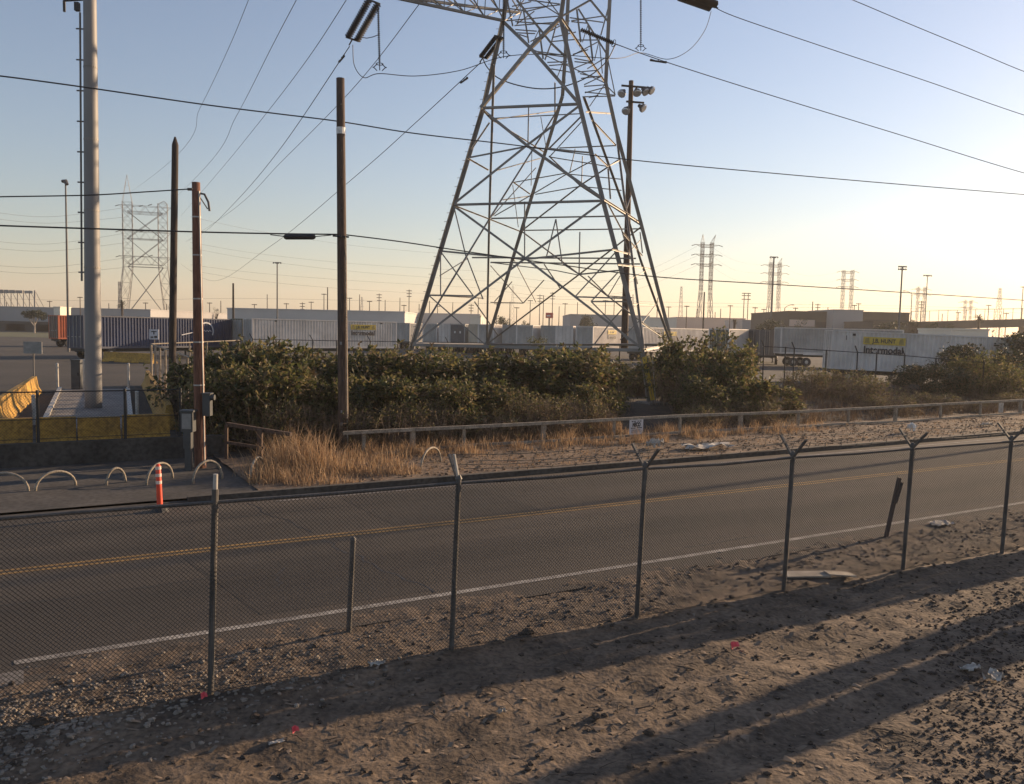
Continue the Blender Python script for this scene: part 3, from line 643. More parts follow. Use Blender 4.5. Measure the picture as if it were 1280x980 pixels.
text('NECO', RU*.13+UPZ*.29+RU.cross(UPZ)*.006, RU, UPZ, .2, M['ink'], 'lettering', sg, .012, .36)
o = onpl(1248, 516, rp(23.24, 0), RN)
plate(o, RU, UPZ, .42, .5, M['paper'], 'blank_notice', 'faded blank notice fixed on the guard rail at its right end', 'sign')
# pipe hoops on the far sidewalk
for (f1, f2, ap), lab in zip([((-22, 612), (36, 613), (8, 588)), ((44, 613), (95, 606), (68, 586)), ((133, 606), (157, 602), (143, 582)), ((183, 606), (216, 597), (202, 576)), ((241, 604), (278, 598), (260, 573)), ((313, 600), (331, 591), (321, 569)), ((526, 587), (551, 578), (538, 557))],
        ['pale pipe hoop cut by the left edge of the view', 'widest low pipe hoop on the sidewalk, second from the left', 'narrow pipe hoop on the sidewalk below the wall', 'pipe hoop standing behind the orange post', 'pale pipe hoop in front of the reddish pole', 'pipe hoop half buried in the tall dry grass', 'pale pipe hoop below the guard rail, beyond the tall brown pole']):
    p, q = gp(*f1, .1), gp(*f2, .1); c = (p+q)/2; h_ = at(*ap, c.y).z-.1
    mb = MB(); pts = [p+(q-p)*(1-math.cos(a*math.pi/12))/2+V((0, 0, h_*math.sin(a*math.pi/12)**.85-.06)) for a in range(13)]
    mb.tube(pts, .03, 7); mb.thing('pipe_hoop', M['rail'], lab, 'hoop', 'pipe hoops along the far sidewalk', True)
# orange delineator
a = gp(200, 636, .05); b = at(197.5, 580, a.y); o = empty('delineator_post', a, 'bright orange delineator post with pale bands at the far kerb', 'traffic post')
mb = MB(); mb.tube([a-V((0, 0, .05)), a+(b-a)*.03, a+(b-a)*.5, a+(b-a)*.95, b], [.062, .06, .056, .052, .03], 12); mb.build('tube', M['orangepost'], o, smooth=True)
for f_ in (.56, .72, .88): mb = MB(); mb.tube([a+(b-a)*f_, a+(b-a)*(f_+.07)], .06, 12, False); mb.build('reflective_band', M['reflect'], o)
mb = MB(); mb.tube([a-V((0, 0, .06)), a+V((0, 0, .05))], [.19, .13], 10); mb.build('base', M['black'], o)
# ================================================================== LEFT: WALL, BARRIERS, ISLAND
mb = MB(); mb.frame_box(rp(25.05, -45, -.3), RU*50.0, RN*.25, V((0, 0, 1.0))); wl_ = mb.thing('retaining_wall', M['darkconc'], 'low dark concrete retaining wall behind the far sidewalk', 'wall')
def jersey(a, b, label, mtl=None, h=.81, grp=None):
    a, b = V(a), V(b); d = (b-a).normalized(); s_ = V((-d.y, d.x, 0)); L_ = (b-a).length-.06; mb = MB()
    prof = [(-.30, 0), (-.30, .08), (-.16, .33), (-.085, h), (.085, h), (.16, .33), (.30, .08), (.30, 0)]
    A = [a+s_*x+V((0, 0, z)) for x, z in prof]; B = [a+d*L_+s_*x+V((0, 0, z)) for x, z in prof]
    mb.poly(A); mb.poly(B[::-1])
    for k in range(8): j = (k+1) % 8; mb.quad(A[j], A[k], B[k], B[j])
    root = empty('jersey_barrier', a, label, 'barrier', grp); mb.build('body', mtl or M['yellow'], root)
    mb = MB()
    for f_ in (.2, .8): c = a+d*L_*f_; mb.frame_box(c-s_*.305-d*.3, d*.6, s_*.004, V((0, 0, .07)))
    mb.build('drain_slot', M['dark'], root)
    return root
def onw(x, D=25.75): p = onpl(x, 540, rp(D, 0), RN); return V((p.x, p.y, YZ))
for xa, xb, lab in ((-75, 44, 'yellow barrier on the wall top at the left edge'), (45, 98, 'yellow barrier on the wall top, left of the blank front one'), (153, 214, 'stained yellow barrier on the wall top near the meter box')):
    jersey(onw(xa), onw(xb), lab, grp='yellow barriers along the wall top')
jersey(onw(97, 25.6)-V((0, 0, .02)), onw(153, 25.6)-V((0, 0, .02)), 'clean yellow barrier standing below the thick steel pole', grp='yellow barriers along the wall top')
def gz(x, Y): p = at(x, 450, Y); return V((p.x, p.y, YZ))
def row(p, q, n, labs, grp):
    for k in range(n): jersey(p+(q-p)*k/n, p+(q-p)*(k+1)/n, labs[k], grp=grp)
row(gz(-28, 24), gz(43, 38.4), 3, ['nearest sunlit barrier of the slanting left row', 'middle sunlit barrier of the slanting left row', 'farthest sunlit barrier of the slanting left row, end showing'], 'slanting row of barriers at the left')
row(gz(211, 26.5), gz(184, 44.6), 4, ['shaded yellow barrier next to the meter box', 'second barrier in the row under the pale fence', 'third barrier in the row under the pale fence', 'farthest barrier of that row with its end in sunlight'], 'row of barriers below the pale fence')
jersey(gz(131, 69.5), gz(194, 67.5), 'distant long yellow barrier below the blue container')
mb = MB(); z_ = YZ+.12; q = [gp(52, 535, z_), gp(164, 535, z_), gp(160, 486, z_), gp(75, 486, z_)]
mb.poly(q); 
for k in range(4): a, b = q[k], q[(k+1) % 4]; mb.quad(a-V((0, 0, .2)), b-V((0, 0, .2)), b, a)
struct(mb, 'island', M['concrete'])
mb = MB(); mb.bar(q[0]+V((0, 0, .03)), q[3]+V((0, 0, .03)), .16, .12); mb.bar(q[1]+V((0, 0, .03)), q[2]+V((0, 0, .03)), .16, .12); struct(mb, 'island_kerb', M['palesteel'])
# dark fence above the wall
df = empty('wall_fence', rp(25.18, 0, .7), 'dark thin wire fence standing on top of the retaining wall', 'fence')
pl = (rp(25.18, 0), RN)
for x in (-70, 48, 157, 226):
    b_ = onpl(x, 552, *pl); b_.z = .66; t_ = V((b_.x, b_.y, 2.1)); mb = MB(); mb.rod(b_, t_, .04, 8); mb.build('post', M['black'], df)
p, q = onpl(-70, 487, *pl), onpl(226, 489, *pl); mb = MB(); mb.rod(V((p.x, p.y, 2.05)), V((q.x, q.y, 2.05)), .02, 6); mb.build('top_rail', M['black'], df)
mb = MB(); mb.rod(V((p.x, p.y, 1.32)), V((q.x, q.y, 1.32)), .01, 5); mb.rod(V((p.x, p.y, .8)), V((q.x, q.y, .8)), .008, 5)
d = (q-p); d.z = 0; L_ = d.length; d.normalize(); c = -1.3
while c < L_:
    for fam in (1, -1):
        z0, z1 = (max(0, -c), min(1.3, L_-c)) if fam > 0 else (max(0, -c), min(1.3, L_-c))
        if z1 > z0: A, B = (z0, z1) if fam > 0 else (1.3-z0, 1.3-z1); mb.tube([V((p.x, p.y, .74+A))+d*(c+z0), V((p.x, p.y, .74+B))+d*(c+z1)], .0022, 3, False)
    c += .08
mb.build('wire_mesh', M['black'], df)
# bollards, cabinet, sign backs, meter
for x, yt, yb, Y, lab in ((71.5, 455, 487, 40, 'white marker post at the left edge of the concrete island'), (105, 450, 487, 39.5, 'white post beside the grey cabinet, left of the pair'), (108.5, 450, 487, 39, 'white post beside the grey cabinet, right of the pair'), (160.5, 455, 487, 40, 'white marker post beyond the island, right of the thick pole'), (171, 490, 523, 27.4, 'mottled marker post just behind the yellow wall barriers'), (41.5, 495, 527, 27, 'marker post beside the slanting sunlit barriers')):
    p = gz(x, Y); t_ = at(x, yt, Y); mb = MB(); mb.rod(p, t_, .06, 8); mb.tube([t_, t_+V((0, 0, .05))], [.075, .03], 8); mb.thing('marker_post', M['palesteel'], lab, 'post', 'pale marker posts around the island')
p = gz(97.5, 40); o = empty('utility_cabinet', p, 'blue grey upright cabinet left of the thick steel pole', 'cabinet')
mb = MB(); mb.box(p+V((0, 0, .76)), .44, .5, 1.5); mb.box(p+V((0, 0, 1.53)), .5, .56, .05); mb.build('housing', M['cabinet'], o)
mb = MB(); mb.box(p+V((0, -.262, .8)), .36, .02, 1.25); mb.build('door', M['cabinet'], o); mb = MB(); mb.box(p+V((.12, -.29, .85)), .03, .04, .14); mb.build('handle', M['black'], o)
p = gz(41.8, 46); o = empty('road_sign', p, 'rectangular sign on a thin post seen from its grey back', 'sign')
mb = MB(); mb.rod(p, at(41.8, 428, 46), .04, 8); mb.build('post', M['greypole'], o); mb = MB(); c = at(41.8, 434.5, 46); mb.box(c+V((0, -.06, 0)), 1.02, .03, .66); mb.build('panel', M['signgrey'], o)
p = gz(193, 56); o = empty('small_sign', p, 'small white sign in front of the blue container', 'sign')
mb = MB(); mb.rod(p, at(193, 412, 56), .035, 8); mb.build('post', M['greypole'], o); mb = MB(); c = at(193, 418, 56); mb.box(c+V((0, -.06, 0)), .64, .03, .68); mb.build('panel', M['signface'], o)
mb = MB(); strips(mb, c+V((-.32, -.078, -.34)), V((1, 0, 0)), UPZ, [(.14, .5, .5, .56), (.28, .36, .34, .56), (.1, .28, .1, .2), (.34, .54, .1, .24)]); mb.build('lettering', M['ink'], o)
p = at(236, 585, 21.6); p.z = .09; o = empty('meter_pedestal', p, 'grey electric meter box on a post beside the reddish pole', 'meter box')
c = at(235.5, 527, 21.6); mb = MB(); mb.box(c, .31, .24, .52); mb.box(c+V((0, 0, .285)), .37, .3, .05); mb.build('meter_box', M['cabinet'], o)
mb = MB(); mb.box(c+V((0, -.128, .02)), .24, .016, .4); mb.build('cover', M['signgrey'], o)
mb = MB(); mb.box(V((c.x, c.y, (c.z-.26+.05)/2)), .16, .14, c.z-.26-.05); mb.box(V((c.x, c.y-.02, c.z-.48)), .2, .18, .44); mb.build('post', M['cabinet'], o)
# pale pipe fence with corner behind the shrubs
pf = empty('pipe_fence', gz(189, 45), 'pale pipe framed fence turning a corner by the pointed pole', 'fence')
A_, B_, C_ = at(189, 430, 45), at(299, 425.5, 52), at(246, 450, 30)
mb = MB(); mb.rod(A_, B_, .035, 8); mb.rod(A_, C_, .035, 8); mb.build('top_rail', M['rail'], pf)
for f_ in (0, .2, .4, .6, .8, 1): q = A_+(B_-A_)*f_; mb = MB(); mb.rod(V((q.x, q.y, YZ)), q, .045 if f_ else .06, 8); mb.build('post', M['rail'], pf)
for f_ in (.13, .26, .4, .55, .7, .85, .98): q = A_+(C_-A_)*f_; mb = MB(); mb.rod(V((q.x, q.y, YZ)), q, .055, 8); mb.build('post', M['rail'], pf)
# ================================================================== FREIGHT CONTAINERS
def px(P): v = P-CAM; return CX+F*v.dot(RT)/v.dot(FW)
def solve_az(P0, x1, L, a0=20, a1=85):
    best = min((abs(px(P0+azv(a0+(a1-a0)*k/400)*L)-x1), a0+(a1-a0)*k/400) for k in range(401)); return best[1]
def corr(mb, x0, x1, z0, z1, y, sgn, pitch=.3, dep=.07):
    n = max(1, int((x1-x0)/pitch)); p = (x1-x0)/n; pts = []
    for k in range(n):
        b = x0+k*p; pts += [(b, 0), (b+p*.3, 0), (b+p*.45, dep), (b+p*.85, dep), (b+p, 0)]
    for (xa, da), (xb, db) in zip(pts[:-1], pts[1:]):
        if xb-xa < 1e-5: continue
        ya, yb = y-sgn*da, y-sgn*db
        mb.quad((xa, ya, z0), (xb, yb, z0), (xb, yb, z1), (xa, ya, z1)) if sgn < 0 else mb.quad((xb, yb, z0), (xa, ya, z0), (xa, ya, z1), (xb, yb, z1))
def wheel(parent, x, y, z, r=.5, hub=None):
    mb = MB(); mb.tube([V((x, y-.14, z)), V((x, y-.1, z)), V((x, y+.1, z)), V((x, y+.14, z))], [r*.9, r, r, r*.9], 20); t_ = mb.build('tyre', M['black'], parent, True)
    mb = MB(); mb.tube([V((x, y-.15, z)), V((x, y-.12, z))], [r*.3, r*.58], 16); mb.tube([V((x, y-.19, z)), V((x, y-.14, z))], r*.22, 10); mb.build('rim', hub or M['palesteel'], t_, True)
def container(x, yb, Y, label, mtl, az=45., L=12.2, H=2.9, W=2.44, z=None, cat='shipping container', doors=None, chassis=True, group=None, name='container_trailer', x1=None, wheelx=None, tilt=0., rods=True, frame=None):
    P0 = at(x, yb, Y)
    if z is not None: P0.z = z
    if x1 is not None: az = solve_az(P0, x1, L)
    e = azv(az); root = empty(name, P0, label, cat, group, math.atan2(e.y, e.x)); root.rotation_euler.y = tilt
    fr = frame or mtl; mb = MB(); t = .13
    corr(mb, t, L-t, .16, H-.1, 0.02, -1); corr(mb, t, L-t, .16, H-.1, W-.02, 1)
    mb.quad((0.02, .02, H-.05), (L-.02, .02, H-.05), (L-.02, W-.02, H-.05), (.02, W-.02, H-.05)); mb.quad((L-.03, .05, .1), (L-.03, W-.05, .1), (L-.03, W-.05, H-.05), (L-.03, .05, H-.05))
    mb.build('corrugated_body', mtl, root, True)
    mb = MB()
    for yy in (0, W-.14):
        for xx in (0, L-.14): mb.frame_box((xx, yy, 0), V((.14, 0, 0)), V((0, .14, 0)), V((0, 0, H)))
        mb.frame_box((.142, yy, 0), V((L-.284, 0, 0)), V((0, .14, 0)), V((0, 0, .17))); mb.frame_box((.142, yy, H-.11), V((L-.284, 0, 0)), V((0, .12, 0)), V((0, 0, .11)))
    for xx in (0, L-.14): mb.frame_box((xx, .142, 0), V((.14, 0, 0)), V((0, W-.284, 0)), V((0, 0, .15))); mb.frame_box((xx, .142, H-.13), V((.14, 0, 0)), V((0, W-.284, 0)), V((0, 0, .13)))
    mb.build('frame', fr, root, True)
    for k in (0, 1):
        y0 = .15+k*(W-.3)/2; w_ = (W-.3)/2-.012; mb = MB(); mb.frame_box((-.0+.03, y0, .155), V((.06, 0, 0)), V((0, w_, 0)), V((0, 0, H-.3)))
        for zz in (.45, 1.1, 1.75, 2.3): mb.frame_box((.01, y0+.04, zz), V((.02, 0, 0)), V((0, w_-.08, 0)), V((0, 0, .1)))
        d_ = mb.build('door', doors or mtl, root, True)
        if rods:
            for f_ in (.22, .78): mb = MB(); mb.rod((-.03, y0+w_*f_, .1), (-.03, y0+w_*f_, H-.06), .024, 5); mb.frame_box((-.07, y0+w_*f_-.02, 1.0), V((.03, 0, 0)), V((0, .26, 0)), V((0, 0, .05))); mb.build('lock_rod', M['palesteel'], d_, True)
    if chassis:
        g = P0.z-YZ; mb = MB()
        for yy in (.6, W-.75): mb.frame_box((.3, yy, -.32), V((L-.6, 0, 0)), V((0, .15, 0)), V((0, 0, .31)))
        mb.frame_box((.2, .2, -.25), V((.2, 0, 0)), V((0, W-.4, 0)), V((0, 0, .24))); mb.build('chassis', M['black'], root, True)
        for wx in (wheelx or (1.3, 2.6)):
            for yy in (.16, W-.16): wheel(root, wx, yy, -g+.5)
        for yy in (.5, W-.5): mb = MB(); mb.bar((L*.74, yy, -g+.03), (L*.74, yy, -.1), .12); mb.box((L*.74, yy, -g+.03), .3, .3, .05); mb.build('landing_gear', M['black'], root, True)
    return root, L, H, W
def side_mark(root, x, z, w_, h_, big=True, small=True):
    """yellow banner with dark name, and the word below"""
    mb = MB(); R_ = V((1, 0, 0)); mb.frame_box((x, -.028, z), R_*w_, V((0, .018, 0)), V((0, 0, h_))); bn = mb.build('banner', M['banner'], root, True)
    mb = MB(); 
    for f_ in (.03, .84): mb.quad((x+w_*f_, -.031, z+h_*.12), (x+w_*(f_+.13), -.031, z+h_*.12), (x+w_*(f_+.10), -.031, z+h_*.9), (x+w_*(f_+.02), -.031, z+h_*.8))
    mb.build('banner_emblem', mat('banner_shade', (.33, .25, .08), .7), bn, True)
    if small:
        text('J.B. HUNT', V((x+w_*.22, -.036, z+h_*.24)), R_, UPZ, h_*.78, M['ink'], 'name_lettering', bn, .012, w_*.56)
    if big: text('Intermodal', V((x+.05, -.034, z-h_*1.12)), R_, UPZ, h_*1.28, M['ink'], 'lettering', root, .022, w_*.93)
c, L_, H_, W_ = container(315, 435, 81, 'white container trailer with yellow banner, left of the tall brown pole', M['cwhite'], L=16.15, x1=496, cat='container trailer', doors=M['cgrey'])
side_mark(c, L_*.655, 1.98, 2.95, .52)
mb = MB()
for x in (2.4, 14.2): mb.box((x, -.03, 2.68), .22, .03, .12)
mb.build('marker_plate', M['black'], c, True)
container(303, 434, 84.5, 'shabby grey container end squeezed between blue and white ones', M['cgrey'], az=46, L=12.2, cat='container trailer', frame=M['cgreen'])
bl, L_, H_, W_ = container(105, 436, 72, 'long blue corrugated container behind the thick steel pole', M['cblue'], L=16.15, x1=290, cat='container trailer', doors=M['cnavy'], frame=M['cnavy'])
mb = MB()                                             # round emblem and script on its side
for a in range(22):
    t0, t1 = math.pi*(-.15+1.25*a/22), math.pi*(-.15+1.25*(a+1)/22); cx_, cz_, R0, R1 = 12.9, 1.62, .78, .92
    mb.quad((cx_+R0*math.cos(t0), -.03, cz_+R0*math.sin(t0)), (cx_+R1*math.cos(t0), -.03, cz_+R1*math.sin(t0)), (cx_+R1*math.cos(t1), -.03, cz_+R1*math.sin(t1)), (cx_+R0*math.cos(t1), -.03, cz_+R0*math.sin(t1)))
for a in range(14): x = 12.25+a*.09; mb.quad((x, -.03, 1.62+.07*math.sin(a*1.7)), (x+.09, -.03, 1.62+.07*math.sin((a+1)*1.7)), (x+.09, -.03, 1.7+.07*math.sin((a+1)*1.7)), (x, -.03, 1.7+.07*math.sin(a*1.7)))
mb.quad((9.2, -.03, 2.0), (9.42, -.03, 2.22), (9.2, -.03, 2.44), (8.98, -.03, 2.22)); mb.quad((10, -.03, 1.2), (12.2, -.03, 1.62), (12.2, -.03, 1.7), (10, -.03, 1.28))
mb.build('emblem', M['paint'], bl, True)
container(73, 424, 101, 'rusty orange container trailer at the far left', M['corange'], az=36, L=9, z=1.5, cat='container trailer', doors=M['cbrown'])
G = 'row of containers seen end on beyond the pylon'
def cmid(x, Y, mtl, label, doors=None, az=27., L=12.2, H=2.9, rods=True): return container(x, 430, Y, label, mtl, az=az, L=L, H=H, z=1.55, cat='container trailer', doors=doors, group=G, rods=rods)
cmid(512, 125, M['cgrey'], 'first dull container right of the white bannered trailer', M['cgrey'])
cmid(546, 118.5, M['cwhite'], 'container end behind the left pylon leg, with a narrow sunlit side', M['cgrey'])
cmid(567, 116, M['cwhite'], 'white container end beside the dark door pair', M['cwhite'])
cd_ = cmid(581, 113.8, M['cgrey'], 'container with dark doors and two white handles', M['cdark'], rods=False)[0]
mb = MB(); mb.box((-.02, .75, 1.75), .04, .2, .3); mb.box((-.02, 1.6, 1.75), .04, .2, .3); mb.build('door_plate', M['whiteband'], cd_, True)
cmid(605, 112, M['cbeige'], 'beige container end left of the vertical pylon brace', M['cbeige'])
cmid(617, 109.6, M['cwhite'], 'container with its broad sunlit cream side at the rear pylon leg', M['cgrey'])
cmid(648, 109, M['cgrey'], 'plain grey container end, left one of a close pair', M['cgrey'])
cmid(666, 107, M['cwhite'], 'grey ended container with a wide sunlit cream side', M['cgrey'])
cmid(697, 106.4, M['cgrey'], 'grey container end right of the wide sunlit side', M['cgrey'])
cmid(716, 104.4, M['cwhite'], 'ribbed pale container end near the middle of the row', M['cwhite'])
k1 = cmid(741, 103.0, M['cwhite'], 'container with a sunlit yellow banner side left of the floodlight pole', M['cgrey'], az=32)[0]; side_mark(k1, 4.2, 1.95, 2.6, .5)
k2 = cmid(803, 97, M['cwhite'], 'long sunlit container with a yellow banner right of the floodlight pole', M['cgrey'], L=16.15, az=42)[0]; side_mark(k2, 4.6, 1.95, 2.9, .5)
cmid(911, 92, M['cwhite'], 'container with dark green doors and a sunlit upper side', M['cgreen'], az=38)
cmid(946, 96, M['cdark'], 'black container end, narrow and left of the larger black one', M['cdark'], az=25)
cmid(973, 93, M['cdark'], 'large black container end next to the white van trailer', M['cdark'], az=17)
tr = container(975, 442, 90, 'white van trailer with slotted grey side and round white wheel hubs', M['cgrey'], az=91, L=13.2, H=2.85, cat='van trailer', name='van_trailer', frame=M['cwhite'], wheelx=(1.5, 2.9))[0]
mb = MB(); mb.box((7.0, -.02, .06), 9., .06, .3); mb.build('skirt', M['cwhite'], tr, True)
jb = container(1037.5, 461, 62, 'big white bannered container trailer on the right, partly behind shrubs', M['cwhite'], az=97, L=16.15, cat='container trailer', tilt=math.radians(1.3))[0]
side_mark(jb, 2.22, 1.95, 3.0, .56)
mb = MB(); mb.box((1.55, -.03, 2.62), .2, .03, .16); mb.build('marker_plate', M['black'], jb, True); text('I', V((.95, -.03, 2.2)), V((1, 0, 0)), UPZ, .5, M['ink'], 'lettering', jb)
# ---------------- fences round the yard
def yfence(name, pts, label, post, h0=YZ, step=None, arms=True, mtl=None, mesh=.0):
    mtl = mtl or M['black']; o = empty(name, V((pts[0].x, pts[0].y, h0)), label, 'fence')
    MB().tube(pts, .03, 6).build('top_rail', mtl, o); MB().tube([V((p.x, p.y, h0+.25)) for p in pts], .02, 6).build('lower_rail', mtl, o)
    for k, p in enumerate(pts):
        mb = MB(); mb.rod(V((p.x, p.y, h0-.2)), p+V((0, 0, .05)), post, 8)
        if arms and k % 2 == 0: mb.bar(p, p+V((-.22, -.1, .42)), .05)
        mb.build('post', mtl, o)
    if mesh:
        mb = MB()
        for a, b in zip(pts[:-1], pts[1:]):
            n_ = int((b-a).length/mesh); H_ = a.z-h0
            for k in range(n_):
                f_ = k/n_; g_ = min(1, f_+H_/(b-a).length); p, q = a+(b-a)*f_, a+(b-a)*g_
                r_ = (g_-f_)*(b-a).length/H_; mb.tube([V((p.x, p.y, h0)), V((q.x, q.y, h0+(q.z-h0)*r_))], .004, 3, False); mb.tube([V((p.x, p.y, h0+(p.z-h0)*r_)), V((q.x, q.y, h0))], .004, 3, False)
        mb.build('wire_mesh', mtl, o)
yfence('yard_fence', [at(x, y, Y) for x, y, Y in ((316, 424, 60), (345, 424.5, 61), (391, 425.5, 62.5), (421, 426, 63.5), (463, 426.5, 65), (497, 427, 66), (560, 428, 68), (640, 429.5, 70))], 'dark yard fence in front of the white container trailer at left', .05)
yfence('yard_fence', [at(x, y, Y) for x, y, Y in ((700, 431, 62), (712, 431, 61.5), (755, 431.5, 60), (775, 432, 59.4), (808, 432, 58), (843, 433, 57))], 'dark yard fence with thin posts seen through the pylon base', .05, arms=False)
yfence('yard_fence', [at(x, y, Y) for x, y, Y in ((955, 433, 56), (982, 434.5, 55.5), (993, 435.5, 55), (1033, 438, 54), (1072, 440.5, 53), (1096, 442, 52.5), (1131, 444.5, 52), (1170, 448, 51), (1230, 453, 50))], 'dark yard fence with barbed arms in front of the right container', .045)
# ================================================================== VEGETATION
def leaf(mb, c, d, up, l, w_):
    s_ = d.cross(up)
    if s_.length < .05: s_ = d.cross(V((1, 0, .3)))
    s_.normalize(); n = s_.cross(d); i = len(mb.v)
    mb.v += [c, c+d*l*.45+s_*w_/2+n*w_*.18, c+d*l, c+d*l*.45-s_*w_/2+n*w_*.18]; mb.f += [(i, i+1, i+2), (i, i+2, i+3)]
def rdir(r):
    z = r.uniform(-1, 1); a = r.uniform(0, 2*math.pi); q = math.sqrt(1-z*z); return V((q*math.cos(a), q*math.sin(a), z))
def shrub_mesh(seed, nl=5600, R=1.9, H=2.9, lsz=.15, dry=.22, ntw=70, low=.0):
    r = random.Random(seed); blobs = []
    for k in range(26):
        a = r.uniform(0, 6.283); q = R*.92*math.sqrt(r.random()); z = H*(low+.08+.80*r.random()*(1-.22*(q/R)**2)); blobs.append((V((q*math.cos(a), q*math.sin(a), z)), r.uniform(.25, .72)*R/1.9))
    A, B, T_ = MB(), MB(), MB()
    for k in range(nl):
        c, s_ = r.choice(blobs); d = rdir(r); d.z = d.z*.85+.1; rad = s_*(.55+.5*r.random()**.6); p = c+d*rad*V((1, 1, 1)).length/1.732
        if p.z < .03: p.z = r.uniform(.03, .5)
        dd = (d*.6+rdir(r)*.9); dd.z -= .25; dd.normalize(); l = lsz*r.uniform(.6, 1.35)
        leaf(B if r.random() < dry*(1.7-1.3*p.z/H) else A, p, dd, rdir(r), l, l*r.uniform(.42, .65))
    for c, s_ in blobs:
        b = V((c.x*.15, c.y*.15, 0)); mid = (b+c)/2+rdir(r)*.15; T_.tube([b, mid, c], [.035, .022, .01], 5)
        for j in range(ntw//26+2):
            d = rdir(r); d.z = abs(d.z)*.7+.1; q = c+d*s_*r.uniform(.6, 1.0); e = q+(d+rdir(r)*.4)*r.uniform(.25, .6); T_.tube([c, q, e], [.012, .008, .003], 3, False)
            if r.random() < .6:
                for _ in range(6): leaf(A, q+(e-q)*r.random(), rdir(r), rdir(r), lsz*.8, lsz*.4)
    for k in range(34):                                  # stray shoots standing clear of the mass
        c, s_ = r.choice(blobs); d = rdir(r); d.z = abs(d.z)+.35; d.normalize(); q = c+d*s_*.8; e = q+d*r.uniform(.35, .85); e.z = min(e.z, H*1.06); T_.tube([q, (q+e)/2+rdir(r)*.05, e], [.011, .008, .004], 3, False)
        for j in range(r.randint(7, 16)): leaf(B if r.random() < .2 else A, q+(e-q)*r.uniform(.2, 1), (rdir(r)+d*.5).normalized(), rdir(r), lsz*r.uniform(.7, 1.4), lsz*r.uniform(.35, .6))
    for k in range(120):                                 # bare dead stems
        a = r.uniform(0, 6.283); q = R*r.uniform(.5, 1.0); p = V((q*math.cos(a), q*math.sin(a), 0)); e = p+V((r.uniform(-.5, .5), r.uniform(-.5, .5), r.uniform(.7, 1.7))); m_ = (p+e)/2+rdir(r)*.12; T_.tube([p, m_, e], [.012, .009, .004], 3, False)
        for j in range(3): f_ = m_+(e-m_)*r.random(); T_.tube([f_, f_+rdir(r)*r.uniform(.15, .4)], [.006, .003], 3, False)
    return A, B, T_
PROTO = {}
def shrub(kind, x, D, ytop, wd, label, cat='shrub', grp='shrubs behind the guard rail', name='shrub', rot=None, flatten=1.):
    seed = {'a': 11, 'b': 12, 'c': 13, 'd': 14, 'k': 15, 'k2': 16, 'dry': 17}[kind[0] if kind[0] in 'abcd' and kind != 'dry' else kind]
    if kind not in PROTO:
        kw = dict(k=dict(nl=11000, R=2.6, H=3.4, lsz=.17, dry=.25), k2=dict(nl=9000, R=2.4, H=2.6, lsz=.15, dry=.3), dry=dict(nl=2600, R=1.6, H=1.8, lsz=.11, dry=.8, ntw=150)).get(kind, dict(nl=4700, lsz=.18+.02*(seed % 3), dry=.26+.1*(seed % 2), ntw=130))
        A, B, T_ = shrub_mesh(seed, **kw); g = {'k': 'leafk', 'k2': 'leafg'}.get(kind, 'leafg')
        PROTO[kind] = ([m_.build(n_, mt) for m_, n_, mt in ((A, 'foliage', M[g]), (B, 'dry_foliage', M['leafd']), (T_, 'stem', M['twig']))], kw.get('H', 2.9)*.98, kw.get('R', 1.9)); first = True
    else: first = False
    parts, H_, R_ = PROTO[kind]
    p = onpl(x, ytop, rp(D, 0), RN); t_ = p.dot(RU); z0 = vergeh(D, t_)-.05; h = max(.4, p.z-z0)
    o = empty(name, V((p.x, p.y, z0)), label, cat, grp, rot if rot is not None else (x*1.7) % 6.28); sx = wd/(2*R_)
    o.scale = (sx, sx*flatten, h/H_)
    for q in parts:
        c = q if first else q.copy()
        if not first: col.objects.link(c)
        c.parent = o
    return o
